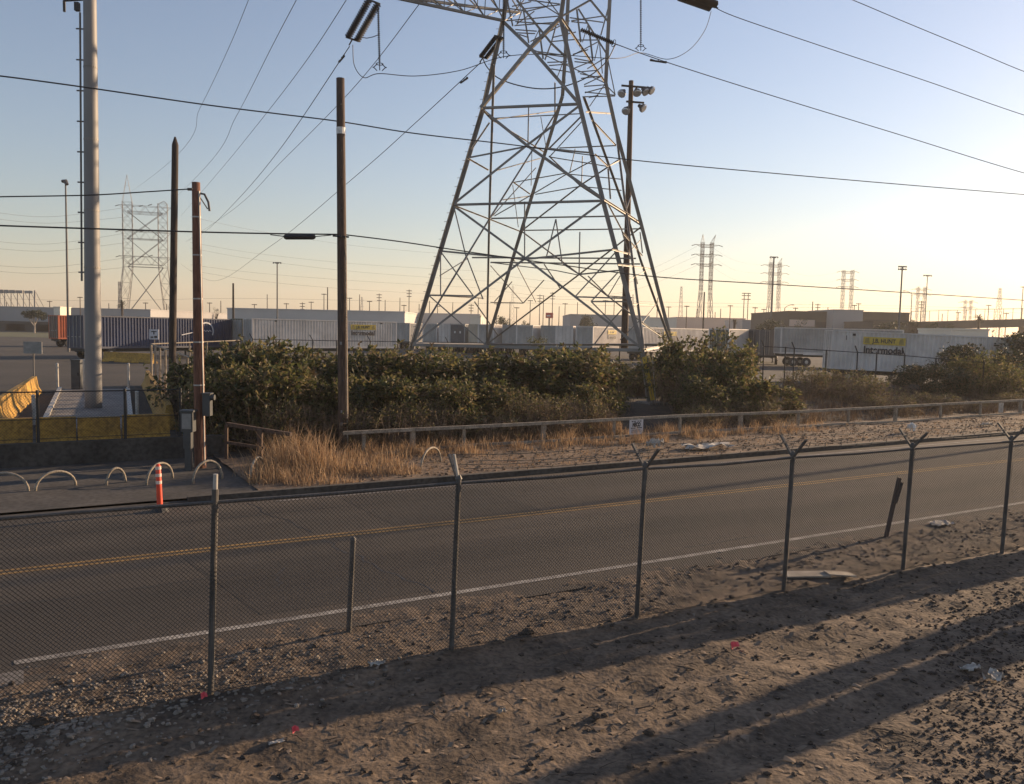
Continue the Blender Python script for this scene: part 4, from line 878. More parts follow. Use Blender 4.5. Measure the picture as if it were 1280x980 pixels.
for a in (('c', 816, 36, 444, 4.2, 'low shrub growing behind the yellow leg guard'), ('b', 796, 35.2, 452, 2.4, 'small low shrub inside the pylon base by its front leg'), ('a', 248, 31.5, 453, 2.2, 'shrub around the foot of the pointed dark pole'), ('b', 292, 29.5, 429, 4.39, 'leafy shrub right of the reddish pole, reaching its box'), ('c', 275, 26.6, 458, 2.80, 'low dark shrub at the end of the broken rail'),
          ('d', 345, 30, 429, 4.64, 'tall shrub below the left end of the white trailer'), ('a', 335, 26.8, 456, 3.40, 'dense shrub above the broken rail'), ('c', 398, 29.6, 431, 4.39, 'shrub just left of the tall brown pole'),
          ('b', 390, 26.6, 464, 3.20, 'lower shrub behind the tall dry grass'), ('a', 462, 29.6, 442, 4.39, 'shrub just right of the tall brown pole'), ('d', 458, 26.3, 470, 3.20, 'lower shrub at the start of the guard rail'),
          ('c', 524, 29.8, 433, 4.64, 'shrub covering the left pylon foot'), ('b', 528, 26.3, 472, 3.40, 'bright shrub behind the pale hoop'), ('b', 585, 29.8, 438, 4.64, 'shrub below the left half of the pylon ring beam'),
          ('a', 592, 26.2, 480, 3.40, 'round green shrub leaning over the guard rail'), ('d', 645, 29.8, 440, 4.64, 'shrub at the middle of the pylon base'), ('c', 648, 27.6, 480, 2.80, 'thin shrub above a patch of straw'),
          ('a', 705, 30, 437, 4.64, 'shrub right of the pylon middle'), ('b', 722, 27.4, 472, 3.00, 'sparse shrub above the straw by the notice'), ('c', 738, 30, 446, 4.0, 'shrub left of the front pylon leg'),
          ('d', 752, 27.6, 490, 2.2, 'small shrub beside the front pylon footing'), ('a', 868, 31, 438, 3.5, 'tall shrub right of the yellow leg guard'), ('b', 872, 29.5, 412, 4.20, 'tallest shrub, rising right of the pylon'),
          ('c', 905, 29, 430, 3.80, 'shrub on the right slope of the thicket'), ('d', 928, 27.2, 452, 3.40, 'shrub with bright green leaves near the thicket end'), ('a', 962, 26.6, 480, 3.00, 'last low shrub at the right end of the thicket'), ('b', 884, 26.8, 465, 2.9, 'low shrub between leg guard and thicket end')):
    shrub(*a)
for a in (('k', 1212, 33, 431, 5.6, 'dark bush hiding part of the right container'), ('k', 1275, 34, 417, 6.6, 'tallest dark bush at the right edge'), ('k', 1330, 33, 412, 6.2, 'dark bush cut off by the right edge'), ('k2', 1232, 29, 446, 4.6, 'lighter green bush in front of the dark ones'), ('k', 1160, 31, 456, 4.4, 'low dark bush below the lettering of the right container'), ('k2', 1290, 28.5, 464, 3.6, 'low bush at the right edge above the guard rail')):
    shrub(*a, grp='bushes at the right edge')
for i, a in enumerate((('dry', 1085, 28.5, 474, 3.4, 'dry brown scrub under the right yard fence'), ('dry', 1110, 26, 495, 2.6, 'dry scrub behind the guard rail near its thick post'), ('dry', 1015, 31.5, 462, 3.4, 'dead scrub right of the thicket end'), ('dry', 1055, 32, 464, 3.6, 'dead scrub in the shade below the van trailer'), ('dry', 1165, 26.5, 492, 2.8, 'dry scrub in front of the dark bushes'), ('dry', 1215, 25.6, 500, 2.4, 'dry scrub touching the rail by the blank notice'), ('dry', 690, 25.2, 500, 2.2, 'dry twiggy scrub behind the straw'), ('dry', 480, 25.2, 505, 2.4, 'twiggy scrub right of the tall brown pole'), ('dry', 610, 25.0, 515, 2.2, 'twiggy scrub under the round green shrub'), ('dry', 880, 25.2, 508, 2.4, 'twiggy scrub right of the pylon footing'), ('dry', 345, 25.4, 500, 2.2, 'twiggy brown scrub above the broken rail'), ('dry', 425, 25.3, 508, 1.8, 'thin brown scrub at the foot of the tall brown pole'), ('dry', 540, 25.2, 503, 2.2, 'brown scrub over the pale hoop by the rail'), ('dry', 655, 25.4, 492, 2.2, 'brown scrub left of the straw patch'), ('dry', 735, 25.3, 497, 2.0, 'brown scrub left of the notice'), ('dry', 940, 25.2, 502, 2.2, 'brown scrub under the bright green leaves at the thicket end'), ('dry', 1262, 25.8, 492, 2.6, 'dry scrub at the right edge of the rail'))):
    shrub(*a, grp='dry scrub')
def blades(name, spots, mtl, label, seed):
    r = random.Random(seed); mb = MB()
    for D, t, rad, n, h, lean in spots:
        for k in range(n):
            a = r.uniform(0, 6.283); q = rad*math.sqrt(r.random()); d_, t_ = D+q*math.cos(a)*.8, t+q*math.sin(a)
            if d_ < 19.4: continue
            p = rp(d_, t_, vergeh(d_, t_)-.02); hh = h*(.25+1.1*r.random()**1.6)*(1-.4*q/rad); a2 = r.uniform(0, 6.283); l = (V((math.cos(a), math.sin(a), 0))*.5+V((math.cos(a2), math.sin(a2), 0)))*hh*r.uniform(.05, lean); s_ = V((r.uniform(-1, 1), r.uniform(-1, 1), 0)).normalized()*r.uniform(.005, .011)
            m_ = p+l*.35+V((0, 0, hh*.6)); e = p+l+V((0, 0, hh)); i = len(mb.v); mb.v += [p-s_, p+s_, m_+s_*.8, m_-s_*.8, e]; mb.f += [(i, i+1, i+2, i+3), (i+3, i+2, i+4)]
    return tag(mb.build(name, mtl), label, 'grass', None, 'stuff')
r = random.Random(8); spots = []
def pt(x, y): p = gp(x, y, .12); return p.dot(RN), p.dot(RU)
for x, y, rad, n, h in ((370, 590, .8, 420, 1.15), (345, 585, .6, 240, .75), (392, 585, .7, 420, 1.15), (412, 592, .7, 300, .8), (385, 602, .7, 260, .5), (355, 600, .9, 200, .6), (445, 590, .6, 240, .5), (470, 592, .6, 220, .4), (500, 590, .6, 300, .38), (340, 600, .6, 300, .5), (480, 580, .5, 260, .5), (430, 605, .6, 260, .3), (365, 573, .7, 300, 1.0), (378, 588, 1.1, 160, 1.3), (335, 592, .9, 120, .9)): D, t = pt(x, y); spots.append((D, t, rad, n, h, .75))
for k in range(330):
    x = 435+r.random()**1.2*600; D = r.uniform(22.2, 24.9); p = onpl(x, 560, rp(D, 0), RN); spots.append((D, p.dot(RU), r.uniform(.15, .5), r.randint(12, 60), r.uniform(.14, .6), .75))
for k in range(60):
    x = r.uniform(660, 770); D = r.uniform(24.6, 26.6); p = onpl(x, 540, rp(D, 0), RN); spots.append((D, p.dot(RU), r.uniform(.3, .5), 60, r.uniform(.4, .85), .5))
for k in range(420):
    x = r.uniform(330, 1290); D = r.uniform(19.6, 23.6); p = onpl(x, 575, rp(D, 0), RN); spots.append((D, p.dot(RU), r.uniform(.15, .5), r.randint(8, 30), r.uniform(.06, .16), .9))
blades('dry_grass', spots, M['grass'], 'golden dry grass and straw along the far verge and around the tall brown pole', 4)
spots = []
for k in range(620):
    D = r.uniform(24.0, 33); x = r.uniform(430, 1300)
    if x < 770: D = r.uniform(24, 25.6); p = onpl(x, 520, rp(D, 0), RN); spots.append((D, p.dot(RU), r.uniform(.3, .7), r.randint(25, 60), r.uniform(.3, .8)*(1.25 if D > 29 else .8), .6))
for k in range(700):
    D = r.uniform(24.2, 33); x = r.uniform(930, 1300); p = onpl(x, 520, rp(D, 0), RN); spots.append((D, p.dot(RU), r.uniform(.25, .7), r.randint(15, 40), r.uniform(.15, .7), .8))
blades('dead_weeds', spots, M['weed'], 'brown dead weeds on the shaded ground right of the thicket', 'weeds')['category'] = 'weeds'
# ---------------- loose stones, clods and rubbish
def scatter(name, n, fn, mtl, label, cat, seed, s0, s1, hf=foreh, flat=.6):
    r = random.Random(seed); mb = MB()
    for k in range(n):
        D, t = fn(r); s_ = s0+(s1-s0)*r.random()**3; p = rp(D, t, hf(D, t)+s_*flat*.3); mb.blob(p, s_*r.uniform(.7, 1.3), s_*r.uniform(.7, 1.3), s_*flat, r, 6, .3)
    return tag(mb.build(name, mtl), label, cat, None, 'stuff')
scatter('dirt_clods', 7000, lambda r: (r.uniform(3.2, 10.3), r.uniform(-6, 22)), M['clod'], 'dark clods and small stones scattered over the bare dirt', 'clods', 21, .005, .042)
def gl(r):
    while 1:
        D, t = r.gauss(9.2, .6), r.uniform(-4.5, 4.2)
        if 7.9 < D < 10.1 and r.random() < (1 if t < .4 else .45*max(0, 1-(t-.4)/3.6)): return D, t
scatter('pale_gravel', 4600, gl, M['gravel'], 'pale broken gravel at the lower left beside the gutter', 'gravel', 22, .014, .040)
scatter('roadside_pebbles', 2600, lambda r: (r.gauss(9.9, .45), r.uniform(-2, 26)), M['gravel'], 'small pebbles between the fence and the road edge', 'pebbles', 23, .006, .03)
scatter('ballast_stones', 15000, lambda r: ((lambda t: (r.uniform(1.2, 1.7+min(5.4, max(0, (t-2.8)*.62))+r.gauss(0,.25)), t))(r.uniform(4.2, 18))), M['ballast'], 'dark crushed stone at the lower right corner', 'ballast', 24, .010, .03)
def vg(r): return r.uniform(19.5, 23.4), r.uniform(6, 42)
scatter('verge_litter', 7000, vg, M['verge'], 'crumbs of earth and straw on the far verge', 'earth', 25, .008, .05, vergeh)
r = random.Random(41); mb = MB()
for k in range(9000):
    D, t = r.uniform(2.6, 10.4), r.uniform(-5, 22); p = rp(D, t, foreh(D, t)+.006); a = r.uniform(0, 6.28); l = .008+.05*r.random()**3; w_ = l*r.uniform(.2, .7); d = V((math.cos(a), math.sin(a), r.uniform(-.1, .5))).normalized(); s_ = d.cross(V((0, 0, 1))).normalized()
    mb.quad(p-d*l-s_*w_, p+d*l-s_*w_*.7, p+d*l*.9+s_*w_+V((0, 0, w_*.4)), p-d*l*.8+s_*w_*.8)
tag(mb.build('wood_chips', M['chip']), 'pale chips and fragments littering the bare dirt', 'chips', None, 'stuff')
r = random.Random(43); mb = MB()
for k in range(5200):
    D, t = r.uniform(19.6, 24.2), 5.5+r.random()*38; p = rp(D, t, vergeh(D, t)+.012); a = r.uniform(0, 6.28); l = r.uniform(.06, .26); d = V((math.cos(a), math.sin(a), r.uniform(-.05, .25)))*l; s_ = V((-d.y, d.x, 0)).normalized()*r.uniform(.006, .014); mb.quad(p-s_, p+s_, p+d+s_*.5, p+d-s_*.5)
tag(mb.build('fallen_straw', M['grass']), 'flattened straw strewn along the far verge', 'straw', None, 'stuff')
r = random.Random(31); mb = MB()
for k in range(420):
    D, t = r.uniform(3.5, 10.2), r.uniform(-4, 20); a = r.uniform(0, 6.28); l = r.uniform(.05, .3); p = rp(D, t, foreh(D, t)+.012); q = p+V((math.cos(a), math.sin(a), r.uniform(-.02, .06)))*l; mb.tube([p, (p+q)/2+V((0, 0, r.uniform(0, .03))), q], [.004, .005, .002], 4, False)
tag(mb.build('twigs', M['clod']), 'dry twigs strewn over the bare dirt', 'twigs', None, 'stuff')
def onfore(x, y):
    p = gp(x, y)
    for _ in range(6): p = gp(x, y, foreh(p.dot(RN), p.dot(RU)))
    return p
def flag(x, y, s_, label):
    p = onfore(x, y); r = random.Random(int(x)); o = empty('marking_flag', p, label, 'flag', 'pink survey flags in the dirt'); mb = MB(); a, b = p+V((0, 0, .03)), V((s_*.9, .02, s_*.55))
    n_ = 4
    for k in range(n_):
        f, g = k/n_, (k+1)/n_; w1, w2 = (V((0, .03*math.sin(f*5), 0)), V((0, .03*math.sin(g*5), 0)))
        mb.quad(a+b*f+w1, a+b*g+w2, a+b*g+w2+V((-.2*s_, .1*s_, s_*(.8-.3*g))), a+b*f+w1+V((-.2*s_, .1*s_, s_*(.8-.3*f))))
    mb.build('cloth', M['pink'], o); mb = MB(); mb.rod(p-V((0, 0, .05)), a+V((-.2*s_, .1*s_, s_*.8)), .003, 4); mb.build('wire_stem', M['wirefence'], o)
flag(366, 921, .075, 'pink flag in the foreground dirt, nearest to the camera'); flag(252, 878, .075, 'pink flag lying at the foot of the unforked fence post'); flag(915, 815, .10, 'pink flag standing alone in the dirt at the right')
def sheet(name, x, y, w_, d_, h_, mtl, label, cat, seed, zf=onfore, rz=0):
    r = random.Random(seed); p = zf(x, y); mb = MB(); n_ = 7; a, b = RU, RN
    if rz: a, b = azv(ROADAZ+rz), V((-azv(ROADAZ+rz).y, azv(ROADAZ+rz).x, 0))
    g = [[p+a*w_*(i/n_-.5)*r.uniform(.8, 1.1)+b*d_*(j/n_-.5)*r.uniform(.7, 1.1)+V((0, 0, .015+h_*r.random())) for i in range(n_+1)] for j in range(n_+1)]
    for j in range(n_):
        for i in range(n_): mb.quad(g[j][i], g[j][i+1], g[j+1][i+1], g[j+1][i])
    return mb.thing(name, mtl, label, cat)
zv = lambda x, y: gp(x, y, .15)
sheet('plastic_sheet', 882, 560, 2.0, .7, .16, M['paper'], 'crumpled pale plastic sheet lying on the far verge', 'litter', 1, zv)
sheet('plastic_bag', 819, 560, .5, .5, .34, M['paper'], 'pale bag standing under the notice on the verge', 'litter', 2, zv); sheet('plastic_bag', 1140, 540, .35, .3, .38, M['whiteband'], 'small bright white bag on the verge below the rail', 'litter', 3, zv)
sheet('paper_scrap', 1234, 532, .5, .3, .14, M['paper'], 'greyish scrap of paper at the right end of the verge', 'litter', 4, zv)
sheet('paper_scrap', 1177, 656, .62, .35, .05, M['paper'], 'flat pale cardboard by the roadside behind the fence', 'litter', 5); sheet('paper_scrap', 1213, 838, .3, .14, .05, M['paper'], 'white shred of paper on the dirt at the right', 'litter', 6)
sheet('paper_scrap', 1241, 851, .22, .16, .1, M['paper'], 'crumpled paper beside the dark crushed stone', 'litter', 7); sheet('paper_scrap', 470, 832, .2, .12, .05, M['paper'], 'pale scrap near the second fence post', 'litter', 8)
sheet('paper_scrap', 345, 930, .16, .07, .02, M['paper'], 'pale ring shaped scrap right of the nearest flag', 'litter', 9); sheet('paper_scrap', 627, 893, .1, .1, .05, M['board'], 'brown scrap in the middle of the bare dirt', 'litter', 10)
p, q = onfore(980, 722), onfore(1066, 722); mb = MB(); mb.bar(p+V((0, 0, .05)), p+(q-p)*.62+V((0, 0, .06)), .30, .025); mb.bar(p+(q-p)*.60+V((0, -.03, .09)), q+V((0, 0, .05)), .22, .02); mb.thing('plank', M['board'], 'broken pale plank lying at the foot of the fence', 'plank')
r = random.Random(77); p = onfore(800, 884); mb = MB(); pts = [p+RU*(k*.09-.3)+RN*.10*math.sin(k*1.1)+V((0, 0, .03+.03*math.sin(k*2.))) for k in range(8)]; mb.tube([q-V((0, 0, .02)) for q in smooth_path(pts, 5)], .007, 5); mb.thing('frayed_cord', M['clod'], 'dull thin cord curling on the bare dirt', 'cord')
for x, y, s_, lab in ((660, 792, .14, 'dark lump of earth under the fence between two posts'), (318, 897, .10, 'squarish clod near the pink flag at the fence'), (50, 905, .16, 'large dark clod at the lower left'), (812, 918, .12, 'dark clod near the curling cord'), (745, 897, .1, 'dark clod left of the curling cord')):
    s_ *= .55; p = onfore(x, y); mb = MB(); mb.blob(p+V((0, 0, s_*.3)), s_, s_*.8, s_*.6, random.Random(int(x)), 8, .25); mb.thing('earth_clod', M['clod'], lab, 'clod')
# ================================================================== FAR BUILDINGS
def bld(name, x0, x1, ytop, Y, depth, mtl, label, cat='building', ztop=None, yaw=0., feat=None):
    a, b = at(x0, ytop, Y), at(x1, ytop, Y); zt = ztop or max((a.z+b.z)/2, YZ+1); w_ = b.x-a.x; o = empty(name, V(((a.x+b.x)/2, Y, YZ)), label, cat, None, yaw)
    h = zt-YZ; mb = MB(); mb.frame_box((-w_/2, 0, 0), V((w_, 0, 0)), V((0, depth, 0)), V((0, 0, h))); mb.build('walls', mtl, o, True)
    mb = MB(); e = .25
    for q in (((-w_/2-.1, -.1, h), (w_+.2, .3)), ((-w_/2-.1, depth-.2, h), (w_+.2, .3)), ((-w_/2-.1, .202, h), (.3, depth-.404)), ((w_/2-.2, .202, h), (.3, depth-.404))): mb.frame_box(q[0], V((q[1][0], 0, 0)), V((0, q[1][1], 0)), V((0, 0, e)))
    mb.build('parapet', mtl, o, True)
    for kind, u0, u1, v0, v1, mk in (feat or []):
        mb = MB(); mb.frame_box((-w_/2+w_*u0, -.06, h*v0), V((w_*(u1-u0), 0, 0)), V((0, .05, 0)), V((0, 0, h*(v1-v0)))); mb.build(kind, M[mk], o, True)
    return o, w_, h
def bays(n, u0, u1, v0, v1, k='dark', kind='loading_door'): return [(kind, u0+(u1-u0)*(i+.15)/n, u0+(u1-u0)*(i+.75)/n, v0, v1, k) for i in range(n)]
bld('warehouse', -130, 188, 384.5, 215, 60, M['wallgrey'], 'long grey warehouse with dark lower band at the far left', 'warehouse', feat=[('lower_band', .0, .93, .0, .42, 'wallbrown')]+bays(7, .05, .9, .02, .3))
bld('stair_tower', 67, 75, 384.5, 205, 5, M['wallcream'], 'small bright sunlit block above the orange container', feat=[('door', .3, .7, 0, .3, 'dark')])
bld('low_workshop', 130, 262, 390, 260, 30, M['wallbrown'], 'low brownish workshop roofs behind the blue container', feat=bays(5, .1, .9, .3, .7))
bld('warehouse', 284, 506, 388.5, 168, 70, M['wallwhite'], 'long pale warehouse behind the white bannered trailer', 'warehouse', feat=bays(6, .05, .6, .0, .4))
bld('warehouse', 506, 600, 393, 190, 50, M['wallwhite'], 'pale warehouse seen between the left pylon legs', 'warehouse', feat=bays(4, .05, .9, .0, .35))
bld('office_block', 588, 601, 396, 175, 8, M['wallcream'], 'small bright block by the vertical pylon brace', feat=bays(2, .1, .9, .1, .4, 'dark', 'window'))
bld('grey_shed', 713, 812, 394.5, 260, 40, M['wallgrey'], 'grey blue shed behind the row of containers', 'shed', feat=bays(5, .1, .9, .1, .5))
bld('cream_warehouse', 812, 846, 398, 230, 30, M['wallcream'], 'cream warehouse left of the tallest shrub', 'warehouse', feat=bays(3, .1, .9, .1, .4))
bld('pink_warehouse', 846, 932, 398, 270, 40, M['wallpink'], 'pinkish low warehouse below the far twin pylon', 'warehouse', feat=bays(5, .1, .9, .05, .4, 'wallbrown'))
bld('pale_shed', 928, 952, 401, 240, 20, M['wallgrey'], 'pale shed left of the round dark tree', 'shed', feat=bays(2, .1, .9, .1, .5))
ob, w_, h_ = bld('brown_office', 986, 1046, 390.5, 190, 30, M['wallbrown'], 'dark brown two storey office at the right', 'office building', feat=[('window_band', .02, .55, .62, .8, 'wallpink'), ('window_band', .58, .98, .25, .4, 'dark'), ('window_band', .58, .98, .6, .75, 'dark')])
bld('grey_tower_block', 1042, 1079, 388.5, 186, 16, M['wallgrey'], 'plain grey windowless block joined to the brown office', feat=[('door', .4, .5, 0, .25, 'dark')])
pk, w_, h_ = bld('parking_structure', 1079, 1137, 391.5, 195, 40, M['wallbrown'], 'open decked parking structure beside the grey block', 'parking structure', feat=[('opening', .03, .97, .35, .52, 'dark'), ('opening', .03, .97, .68, .82, 'dark'), ('deck_edge', .0, 1., .53, .66, 'wallgrey')])
bld('low_shed', 1092, 1190, 404, 170, 15, M['wallbrown'], 'low dark sheds behind the right container roof', 'shed', feat=bays(6, .05, .95, .2, .6))
bld('sunlit_roof_shed', 1190, 1236, 413, 120, 10, M['wallcream'], 'long low shed with a bright roof edge behind the dark bushes', 'shed', feat=bays(3, .1, .9, .1, .5))
# overpass at the right
ov = empty('overpass', at(1240, 405, 230).xy.to_3d(), 'dark road overpass with a fence along it at the far right', 'bridge')
a, b = at(1130, 407.5, 235), at(1420, 400, 225); mb = MB(); mb.bar(a, b, 9, 2.2); mb.build('deck', M['wallbrown'], ov)
mb = MB()
for f_ in (.05, .3, .55, .8): q = a+(b-a)*f_; mb.box(V((q.x, q.y, q.z/2-.5)), 2, 6, q.z-1.4)
mb.build('pier', M['wallgrey'], ov); mb = MB(); up3 = V((0, 0, 3.2))
mb.rod(a+V((0, -4, 4)), b+V((0, -4, 4)), .06, 5)
for k in range(26): q = a+(b-a)*k/25+V((0, -4, 1)); mb.rod(q, q+V((0, 0, 3.1)), .07, 5)
mb.build('fence', M['greypole'], ov)
# roof sign frames at the far left
rs = empty('roof_sign', at(20, 384, 232), 'row of letter panels on tall frames above the left warehouse roof, seen from behind', 'sign')
for x in (-8, 0, 6, 14, 22, 29.5, 37, 43.5):
    mb = MB(); q0, q1 = at(x, 386, 232), at(x, 363, 232); mb.rod(q0, q1, .22 if x > 40 else .13, 6); mb.rod(q0+V((0, 5, 0)), q1, .08, 4); mb.build('strut', M['fartower'], rs)
for x0, x1, y0, y1 in ((-12, -4, 362, 366.5), (-3, 4, 362, 366.5), (5, 11, 362.3, 366.5), (12, 19, 362.6, 366.5), (20, 28.5, 363, 366.5), (31, 40.5, 363.5, 366.7)):
    mb = MB(); p, q = at(x0, y1, 231.7), at(x1, y0, 231.7); mb.frame_box((p.x, 231.5, p.z), V((q.x-p.x, 0, 0)), V((0, .3, 0)), V((0, 0, q.z-p.z))); mb.build('letter_panel', M['signgrey'] if x0 > 30 else M['fartower'], rs)
bb = empty('billboard', at(686, 400, 240), 'small red roadside billboard far behind the pylon', 'billboard')
p, q = at(682, 397.5, 240), at(691.5, 391, 240); mb = MB(); mb.frame_box((p.x, 240, p.z), V((q.x-p.x, 0, 0)), V((0, .4, 0)), V((0, 0, q.z-p.z))); mb.build('panel', M['redsign'], bb)
mb = MB(); mb.rod(V(((p.x+q.x)/2, 240.2, 0)), V(((p.x+q.x)/2, 240.2, p.z)), .25, 8); mb.build('post', M['greypole'], bb)
mb = MB(); mb.frame_box((p.x+.3, 239.97, p.z+.5), V(((q.x-p.x)*.5, 0, 0)), V((0, .02, 0)), V((0, 0, .35))); mb.build('lettering', M['whiteband'], bb)
# ---------------- far trees
def ftree(x, yb, yt, wpx, Y, label, style='round', cat='tree', mtl='leafk', nl=1500):
    b, t_ = at(x, yb, Y), at(x, yt, Y); h = t_.z-YZ; w_ = wpx/F*Y; r = random.Random(int(x*7)); o = empty('palm_tree' if style == 'palm' else 'tree', V((b.x, Y, YZ)), label, cat)
    mb = MB(); ch = h*{'round': .78, 'flat': .42, 'palm': .3}[style]
    mb.tube([V((0, 0, -.2)), V((w_*.02, 0, h*.35)), V((0, 0, h-ch*.6))], [h*.035, h*.025, h*.018] if style != 'palm' else [.3, .25, .28], 7)
    if style != 'palm':
        for k in range(5): a = r.uniform(0, 6.28); mb.tube([V((0, 0, h*.3)), V((math.cos(a)*w_*.18, math.sin(a)*w_*.18, h*.5)), V((math.cos(a)*w_*.36, math.sin(a)*w_*.36, h-ch*.45))], [h*.018, h*.014, h*.006], 5)
    mb.build('trunk', M['bark'] if style == 'flat' else M['wooddark'], o, True); mb = MB()
    if style == 'palm':
        for k in range(46):
            d = rdir(r); d.z = d.z*.8+.25; d.normalize(); c = V((0, 0, h-ch*.75)); L_ = w_*.5*r.uniform(.8, 1.1)
            pts = [c, c+d*L_*.5+V((0, 0, L_*.08)), c+d*L_-V((0, 0, L_*.22))]
            for j in range(14):
                f_ = j/14; p = pts[0]*(1-f_)**2+pts[1]*2*f_*(1-f_)+pts[2]*f_**2
                for s_ in (-1, 1): leaf(mb, p, (d+d.cross(V((0, 0, 1)))*s_*.9-V((0, 0, .3))).normalized(), V((0, 0, 1)), L_*.28, L_*.06)
    else:
        bl_ = [(V((r.uniform(-.33, .33)*w_, r.uniform(-.33, .33)*w_, h-ch+ch*r.uniform(.3, .78))), r.uniform(.16, .26)*w_) for k in range(16)]
        for k in range(nl):
            c, s_ = r.choice(bl_); d = rdir(r); p = c+V((d.x, d.y, d.z*min(1, ch/w_*1.1)))*s_*(.6+.5*r.random()); leaf(mb, p, rdir(r), rdir(r), w_*.075, w_*.05)
    mb.build('crown', M[mtl], o, True); return o
ftree(43, 411, 387.5, 26, 190, 'flat topped tree with a white trunk in front of the left warehouse', 'flat')
ftree(962, 412, 397, 31, 150, 'round dark tree left of the brown office'); ftree(152.5, 385, 369, 11, 200, 'small ragged palm left of the far lattice pylon', 'palm', 'palm')
ftree(918, 410, 391.5, 8, 170, 'small palm below the far twin pylon', 'palm', 'palm'); ftree(1223, 410, 385.5, 14, 190, 'shaggy palm above the overpass', 'palm', 'palm')
ftree(630, 408, 394, 22, 210, 'dark round tree behind the rear pylon leg'); ftree(656, 408, 396, 13, 200, 'small dark tree left of the red billboard'); ftree(735, 408, 389, 24, 230, 'broad tree behind the grey blue shed'); ftree(741, 408, 400, 12, 160, 'low tree in front of the grey blue shed', nl=700)
ftree(818, 410, 402, 10, 150, 'small dark tree right of the front pylon leg', nl=700); ftree(1142, 412, 393, 16, 170, 'loose tree right of the parking structure'); ftree(1165, 412, 398.5, 26, 150, 'broad dark tree above the right container'); ftree(1185, 412, 401, 20, 145, 'low dark tree above the end of the right container', nl=900); ftree(1110, 412, 401, 40, 160, 'wide low tree in front of the parking structure')
ftree(270, 386, 378.5, 8, 260, 'small round tree on the skyline above the blue container', nl=600); ftree(1000, 412, 392.5, 22, 180, 'dark tree against the brown office', nl=900); ftree(672, 424, 417.5, 26, 78, 'green bush in front of the end on containers', nl=900, mtl='leafg')
# ---------------- far poles and lights
def fpole(x, yt, Y, style, label, grp=None, r0=None):
    b = at(x, 400, Y); t_ = at(x, yt, Y); r0 = r0 or max(.11, Y*.00055); b = V((t_.x, t_.y, YZ)); nm = {'light': 'light_mast', 'street': 'street_lamp', 'flood': 'floodlight_mast'}.get(style, 'utility_pole'); o = empty(nm, b, label, {'light': 'light pole', 'street': 'street lamp', 'flood': 'light pole'}.get(style, 'utility pole'), grp)
    mb = MB(); mb.tube([b, t_], [r0*1.15, r0*.8], 6); mb.build('pole', M['greypole'] if style in ('light', 'street', 'flood') else M['wooddark'], o)
    k = Y/1036.; mb = MB()
    if style == 'T': mb.bar(t_+V((-3.2*k, 0, -.8*k)), t_+V((3.2*k, 0, -.8*k)), .9*k); mb.build('crossarm', M['wooddark'], o)
    elif style == 'TT':
        for j in range(3): mb.bar(t_+V((-(3.4-j*.3)*k, 0, -(1.5+3.5*j)*k)), t_+V(((3.4-j*.3)*k, 0, -(1.5+3.5*j)*k)), .8*k)
        mb.build('crossarm', M['wooddark'], o)
    elif style == 'light':
        mb.bar(t_+V((-5*k, 0, 0)), t_+V((5*k, 0, 0)), .7*k); mb.build('crossarm', M['greypole'], o)
        for dx in (-4.5, -1.6, 1.6, 4.5): m2 = MB(); m2.tube([t_+V((dx*k, 0, .2*k)), t_+V((dx*k, -.5*k, -1.2*k))], [.5*k, 1.1*k], 7); m2.build('lamp_head', M['lampbody'], o)
    elif style == 'flood':
        for dz in (0, -3.2): mb.bar(t_+V((-5*k, 0, dz*k)), t_+V((5*k, 0, dz*k)), .7*k)
        mb.build('crossarm', M['greypole'], o)
        for dz in (0, -3.2):
            for dx in (-4.5, -1.8, 1.8, 4.5): m2 = MB(); m2.tube([t_+V((dx*k, 0, (dz+.7)*k)), t_+V((dx*k, -.6*k, (dz-1.)*k))], [.5*k, 1.2*k], 7); m2.build('lamp_head', M['lampbody'], o)
    elif style == 'street':
        s_ = -1 if x > 1100 else 1; mb.tube([t_, t_+V((s_*3*k, 0, 2.6*k)), t_+V((s_*7*k, 0, 4.*k)), t_+V((s_*9*k, 0, 4.2*k))], .35*k, 5); mb.build('arm', M['greypole'], o); m2 = MB(); m2.box(t_+V((s_*10*k, 0, 4*k)), 3*k, 1*k, .9*k); m2.build('lamp_head', M['lampbody'], o)
    elif style == 'H':
        q = V((5*k, 0, 0)); mb.tube([b+q, t_+q], [r0, r0*.8], 6); mb.build('second_pole', M['wooddark'], o); m2 = MB()
        for dz in (-.6, -3.5, -8): m2.bar(t_+V((-3*k, 0, dz*k)), t_+V((8*k, 0, dz*k)), .9*k)
        m2.build('crossarm', M['wooddark'], o)
    return o
lp = empty('street_lamp', gz(85.5, 88), 'thin tall lamp pole left of the thick steel pole', 'light pole'); mb = MB(); t_ = at(82, 228, 88); mb.tube([gz(86, 88), t_], [.14, .08], 8); mb.build('pole', M['greypole'], lp)
mb = MB(); mb.tube([t_+V((-.35, 0, .12)), t_+V((.05, -.1, .1)), t_+V((.25, -.2, -.25))], [.16, .24, .18], 8); mb.build('lamp_head', M['lampbody'], lp)
fpole(346.5, 328, 130, 'light', 'twin headed lamp mast above the white bannered trailer'); fpole(291.5, 354, 120, 'plain', 'bare dark pole above the shabby grey container', r0=.16)
fpole(967.5, 321, 200, 'light', 'tall lamp mast in front of the middle far twin pylon', r0=.22); fpole(1128, 333, 110, 'flood', 'floodlight mast with two rows of lamps at the right'); fpole(1159.5, 344, 260, 'light', 'slender lamp mast right of the floodlight mast')
fpole(981, 385, 200, 'street', 'curved street lamp above the round dark tree'); fpole(1140, 368, 330, 'street', 'curved street lamp left of the floodlight mast')
fpole(880.5, 365, 210, 'plain', 'dark pole standing inside the far twin pylon', r0=.22); fpole(930.5, 366, 330, 'H', 'twin pole frame with crossarms between two far pylons')
